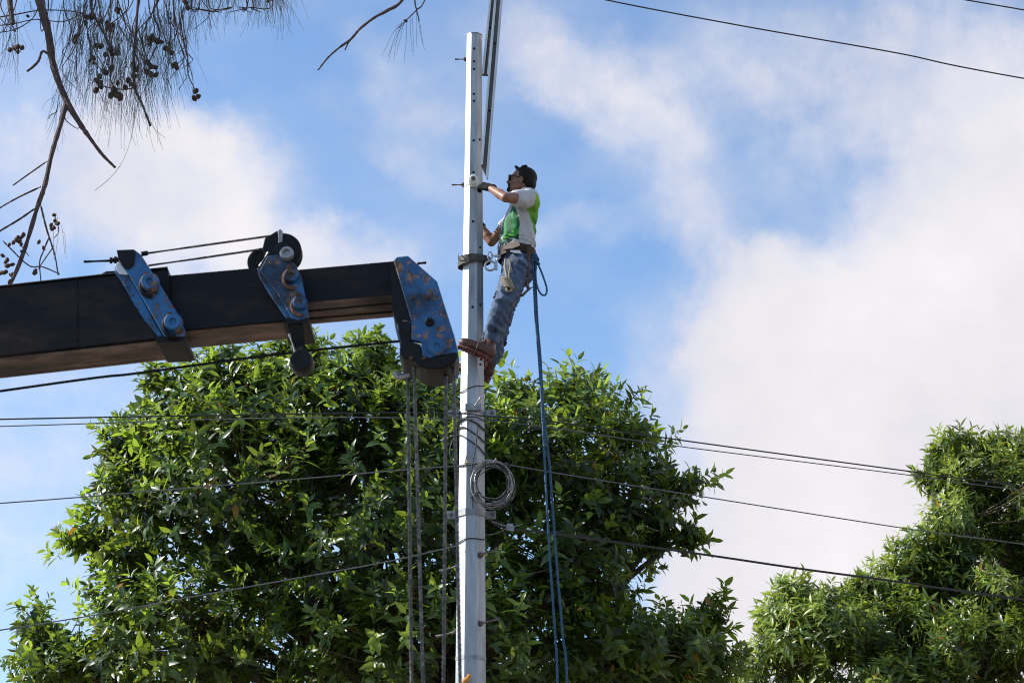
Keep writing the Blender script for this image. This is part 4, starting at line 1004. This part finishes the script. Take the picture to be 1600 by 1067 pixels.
for x, y, dx, dy in ((1115, 745, .9, .3), (1095, 752, .7, .4), (1132, 742, .9, .6), (1100, 838, .6, .9), (1112, 842, .9, .2), (1130, 905, .1, 1), (1140, 930, .6, .8), (1045, 690, .8, .5), (1060, 680, .9, .5), (82, 830, -.8, .5), (75, 862, -.9, .2), (95, 850, -.8, .1), (140, 665, -.8, .6), (165, 660, -.5, .8),
                     (50, 920, -.2, 1), (80, 935, .4, .9), (30, 945, -.7, .6), (595, 520, .1, 1), (580, 530, -.3, 1), (760, 592, .3, 1), (795, 575, .2, 1), (880, 565, -.1, 1), (905, 570, .4, .9), (960, 605, .3, 1), (1005, 612, .6, .8), (495, 530, .2, 1), (250, 575, -.6, .8), (1150, 985, .8, .5), (1175, 1010, .8, .6), (1165, 1050, .9, .3), (118, 790, -.6, .6), (140, 770, -.4, 1)):
    for _ in range(2): extra.append((P(x + rng.normal(0, 5), y + rng.normal(0, 5), DT + rng.normal(0, .1)), Vector((dx, rng.normal(0, .3), dy))))
tp = np.concatenate([tp, np.array([list(e[0]) for e in extra])]); ax = np.concatenate([ax, unit(np.array([list(e[1]) for e in extra]))]); sun_wt = np.concatenate([sun_wt, np.full(len(extra), .5)])
crown('crown', 'leaf', tree, tp, ax, 11, .140, .42, .22, rng, .20, (28, 88), .26, sun_wt)
tree_base = Vector((P(620, 1000, DT).x, DT, 0)); limbs(tree, tree_base, P(640, 1130, DT), L1, .13, random.Random(2), 'bark', tp[::-1], 5)

rng = np.random.RandomState(23)
DM = 26.0
mango = empty('mango_tree', (P(1540, 1000, DM).x, DM, 0), 'bright tree with narrow drooping leaves rising at the lower right', 'tree')
L2 = lobes_px([
    (1488, 696, 46, 30, 0, .6), (1455, 735, 34, 20, 0, .5), (1552, 694, 46, 26, .2, .6), (1425, 870, 40, 30, 0, .6), (1560, 930, 70, 50, -.6, .8), (1600, 715, 60, 40, .1, .9), (1520, 755, 80, 50, 0, 1.0), (1590, 790, 90, 90, .2, 1.4), (1500, 820, 76, 52, -.2, 1.0), (1440, 850, 55, 32, 0, .8), (1405, 905, 70, 40, -.1, .9), (1345, 912, 30, 18, -.1, .4),
    (1470, 900, 75, 50, .3, 1.0), (1310, 935, 40, 26, 0, .6), (1250, 930, 56, 38, -.2, .8), (1215, 970, 42, 40, 0, .7), (1290, 990, 110, 55, -.3, 1.2), (1230, 1045, 90, 60, 0, 1.0), (1400, 990, 110, 60, -.2, 1.2), (1500, 1020, 130, 60, -.5, 1.3), (1610, 1000, 90, 70, -.5, 1.1), (1600, 900, 60, 50, .5, .9), (1660, 860, 100, 140, .2, 1.4),
    (1380, 1070, 200, 50, -.3, 1.3), (1720, 960, 100, 160, 0, 1.4)], DM)
tp, ax, sun_wt = tips_in(L2, 6000, rng, .5, .5, (1.5, -.22))
crown('crown', 'mango', mango, tp, ax, 12, .165, .27, .36, rng, .16, (30, 95), .30, sun_wt)
limbs(mango, Vector((P(1540, 1000, DM).x, DM, 0)), P(1528, 985, DM), L2, .17, random.Random(4), 'bark', tp, 7)

# ---------------------------------------------------------------- casuarina hanging in at the upper left
DC = 11.5
cas = empty('casuarina_tree', (P(-900, 900, DC).x, DC, 0), 'needle-leaved tree whose bare branches and hanging needles reach into the upper left', 'tree')
MC = px_m(200, DC)
def cp_(pp, dd=0., seg=6): return crom([P(x, y, DC + dd) for x, y in pp], seg)
def limb(pp, w0, w1, name='branch', mat='bark_red', dd=0., parent=None, knob=.12, seed=1):
    c = cp_(pp, dd); n_ = len(c); rr = random.Random(seed + pp[0][0])
    return MB().tube(c, [((w0 + (w1 - w0) * k / (n_ - 1)) * .5 * MC) * (1 + rr.uniform(-knob, knob) * 1.4) for k in range(n_)], 8).build(name, mat, parent or cas)
trunk_pts = [P(-900, 900, DC)]; trunk_pts[0].z = 0
top = P(-760, -420, DC)
MB().tube(crom([trunk_pts[0], Vector((trunk_pts[0].x + .1, DC, 3.4)), top], 6), [.24 - .011 * k for k in range(13)], 14).build('trunk', 'bark', cas)
limb([(-790, -250), (-500, -330), (-200, -300), (200, -280), (450, -240), (700, -170)], 34, 12, 'branch', 'bark')
A_ = limb([(-30, -305), (30, -150), (62, 0), (75, 50), (84, 105), (104, 158), (126, 195), (142, 218), (160, 242), (180, 262)], 17, 3.5)
limb([(104, 158), (96, 190), (81, 240), (70, 290), (58, 325), (40, 385), (22, 432), (5, 462)], 8.5, 5.5)
limb([(75, 84), (66, 81), (60, 96), (50, 106), (42, 112)], 4.5, 4)
limb([(74, 252), (48, 270), (20, 290)], 2.6, 2.2); limb([(64, 292), (30, 308), (0, 325), (-20, 340)], 3, 2.2); limb([(56, 325), (30, 343), (0, 361), (-30, 380)], 3.2, 3)
limb([(-10, -300), (8, -100), (15, 0), (20, 38)], 12, 8); limb([(-20, 30), (20, 24), (60, 17), (100, 17), (135, 22)], 2.6, 1.8); limb([(-20, 42), (20, 38), (55, 31), (100, 34), (135, 18)], 2, 1.6)
limb([(-5, 52), (25, 46), (50, 30), (60, 10), (70, -30)], 2, 1.4)
limb([(260, -270), (225, -120), (216, 0), (212, 50), (209, 100), (211, 138), (222, 163), (235, 197)], 6, 3.2)
limb([(330, -260), (300, -120), (258, -20), (240, 20), (250, 55), (232, 100)], 4.5, 2); limb([(150, -290), (150, -100), (142, 0), (150, 30), (175, 80), (172, 120), (180, 140)], 6, 2)
limb([(690, -175), (660, -60), (629, 0), (605, 17), (585, 28), (563, 45), (548, 62), (530, 75), (513, 90), (497, 110)], 6.5, 2.5)
limb([(548, 62), (543, 70), (539, 79)], 2.5, 2)
limb([(700, -170), (690, -80), (664, 0), (651, 16), (640, 27), (622, 45)], 2.8, 1.6); limb([(640, -190), (645, -60), (648, 0), (651, 16), (655, 33)], 2.5, 2)
limb([(63, 318), (72, 355), (80, 380), (86, 400), (91, 430)], 3, 2.2); limb([(77, 370), (68, 392), (62, 410), (64, 440)], 2.6, 1.8); limb([(84, 385), (72, 402), (60, 420)], 2, 1.6)
limb([(5, 377), (20, 392), (36, 408), (50, 417), (66, 417), (93, 428)], 2.2, 2); limb([(30, 378), (34, 385), (45, 400)], 1.6, 1.4); limb([(85, 372), (92, 360), (85, 335)], 1.6, 1.2)
limb([(100, 175), (103, 188), (118, 200), (125, 200)], 1.8, 1.2); limb([(90, 175), (80, 180), (76, 186)], 1.6, 1.2); limb([(210, 138), (190, 140), (165, 136), (150, 130)], 2.2, 1.6)
rc = random.Random(8); twig_ends = []
for x0 in (30, 130, 200, 250, 300, 400):                              # finer twigs among the needles
    for k in range(4):
        x = x0 + rc.uniform(-30, 40); limb([(x, rc.uniform(-120, -20)), (x + rc.uniform(-20, 20), 10), (x + rc.uniform(-30, 25), 50 if x0 < 280 else 12), (x + rc.uniform(-30, 20), rc.uniform(70, 130) if x0 in (130, 200, 250) else 20)], 2.2, 1.3, 'branch', 'bark_red', rc.uniform(-.2, .2))
for k in range(34):                                                  # tangled hanging twigs
    x, y = rc.uniform(110, 300), rc.uniform(-40, 70); l = rc.uniform(40, 110); a = rc.uniform(-.7, .5); b = rc.uniform(-25, 25)
    limb([(x, y - 30), (x + a * l * .3 + b * .4, y + l * .35), (x + a * l * .5 + b, y + l * .7), (x + a * l * .5, y + l)], 1.9, 1.0, 'twig', 'bark_red', rc.uniform(-.2, .2), None, .2, k)
    if k % 5 == 0: spare = (x + a * l * .5, y + l); twig_ends.append(spare)
# needles
nb = MB()
def needle(x, y, ln, dx, dd, w0=.7):
    c = []; n_ = 7; cv = rc.gauss(0, 7)
    for k in range(n_):
        t_ = k / (n_ - 1); c.append(P(x + dx * (t_ ** .7) * ln * .33 + rc.uniform(-.6, .6) + cv * t_ * t_, y + ln * t_ * (1 - abs(dx) * .12) - abs(dx) * 6 * math.sin(t_ * 2), DC + dd))
    nb.tube(c, [w0 * MC * .5 * (1 - .5 * k / n_) for k in range(n_)], 3)
def spray(x, y, n_, spread, l0, l1, lean=0.):
    for k in range(int(n_ * .8)): needle(x + rc.gauss(0, spread), y + rc.uniform(-14, 14), rc.uniform(l0, l1) * rc.choice((.6, .8, 1, 1, 1.1)), rc.gauss(lean, .62), rc.uniform(-.25, .25))
for a in ((110, 5, 60, 16, 60, 120), (150, 0, 90, 18, 70, 150, -.2), (140, 60, 60, 14, 60, 110, -.3), (180, 40, 110, 20, 70, 160), (215, 50, 110, 18, 80, 170), (250, 20, 110, 20, 60, 150), (225, 100, 60, 18, 60, 130, .1), (170, 100, 80, 18, 60, 130, -.2),
          (290, -20, 90, 20, 50, 110, .2), (265, 60, 50, 10, 50, 110, .3), (330, -30, 50, 16, 40, 90, .1), (370, -40, 60, 14, 50, 90), (410, -25, 110, 16, 40, 85, .1), (430, -20, 40, 8, 50, 90, .4), (15, 20, 30, 10, 50, 110, -.2), (20, 60, 14, 6, 50, 90, -.4), (112, 110, 36, 6, 50, 110, -.3), (95, 150, 16, 5, 50, 80, -.5), (60, 0, 20, 10, 20, 50, .2), (200, 150, 26, 20, 50, 90, .2)):
    spray(*a)
for x, y, l, dx in ((640, 27, 78, -1.1), (635, 30, 82, -1.0), (630, 33, 70, -1.2), (628, 36, 75, -.9), (633, 32, 60, -.5), (641, 28, 62, .0), (650, 17, 60, .1), (644, 22, 60, .05), (651, 20, 62, .3), (636, 30, 70, -.1), (655, 33, 44, .3), (85, 350, 60, -.2), (95, 352, 50, .5), (100, 362, 45, .3), (90, 340, 70, .2)): needle(x, y, l, dx, 0, .8)
nb.tube(cp_([(210, 140), (211, 170), (205, 215), (190, 255), (170, 280), (148, 298)]), .45 * MC, 4)
nb.tube(cp_([(222, 165), (240, 200), (258, 216)]), .3 * MC, 4)
tag(nb.build('needles', 'needle', cas), None, None, None, 'stuff')
# small woody cones
conem = {}
def cone(x, y, r, dd=0., k=0):
    key = round(r) ; c = P(x, y, DC + dd)
    if key not in conem:
        b = MB(); b.ell(c, (r * MC * .5, 0, 0), (0, r * MC * .5, 0), (0, 0, r * MC * .62), 10, 8)
        o = b.build('cone', 'cone', cas)
        for v in o.data.vertices: v.co = (v.co - (c - cas.location)) * (1 + .16 * ((v.index * 7919) % 5 - 2) / 2)
        o.location = c - cas.location; conem[key] = o
    else:
        o = conem[key].copy(); COL.objects.link(o); o.parent = cas; o.location = c - cas.location
    o.rotation_euler = (rc.uniform(-1, 1), rc.uniform(-1, 1), rc.uniform(0, 6))
for (x, y, n_, sp, r) in ((25, 78, 6, 6, 8), (185, 18, 3, 5, 8), (172, 38, 6, 8, 9), (138, 30, 4, 6, 9), (240, 68, 9, 10, 9), (266, 80, 4, 5, 8), (232, 108, 7, 8, 9), (178, 147, 9, 9, 10), (150, 130, 7, 8, 9), (143, 95, 4, 5, 7), (200, 125, 6, 12, 8), (290, 2, 5, 6, 8), (420, -2, 4, 6, 7), (175, 85, 3, 6, 8), (45, 27, 1, 2, 6),
                        (85, 350, 10, 9, 6), (30, 373, 6, 7, 7), (15, 378, 2, 5, 7), (16, 408, 6, 8, 7), (12, 430, 6, 8, 7), (60, 386, 2, 5, 7), (57, 425, 3, 4, 7), (35, 395, 1, 2, 6)):
    for k in range(n_): cone(x + rc.gauss(0, sp * .75), y + rc.gauss(0, sp * .75), r * .9, rc.uniform(-.05, .05))
for x, y in twig_ends:
    for k in range(3): cone(x + rc.gauss(0, 5), y + rc.gauss(0, 5), 8, rc.uniform(-.05, .05))
cone(634, 33, 5)
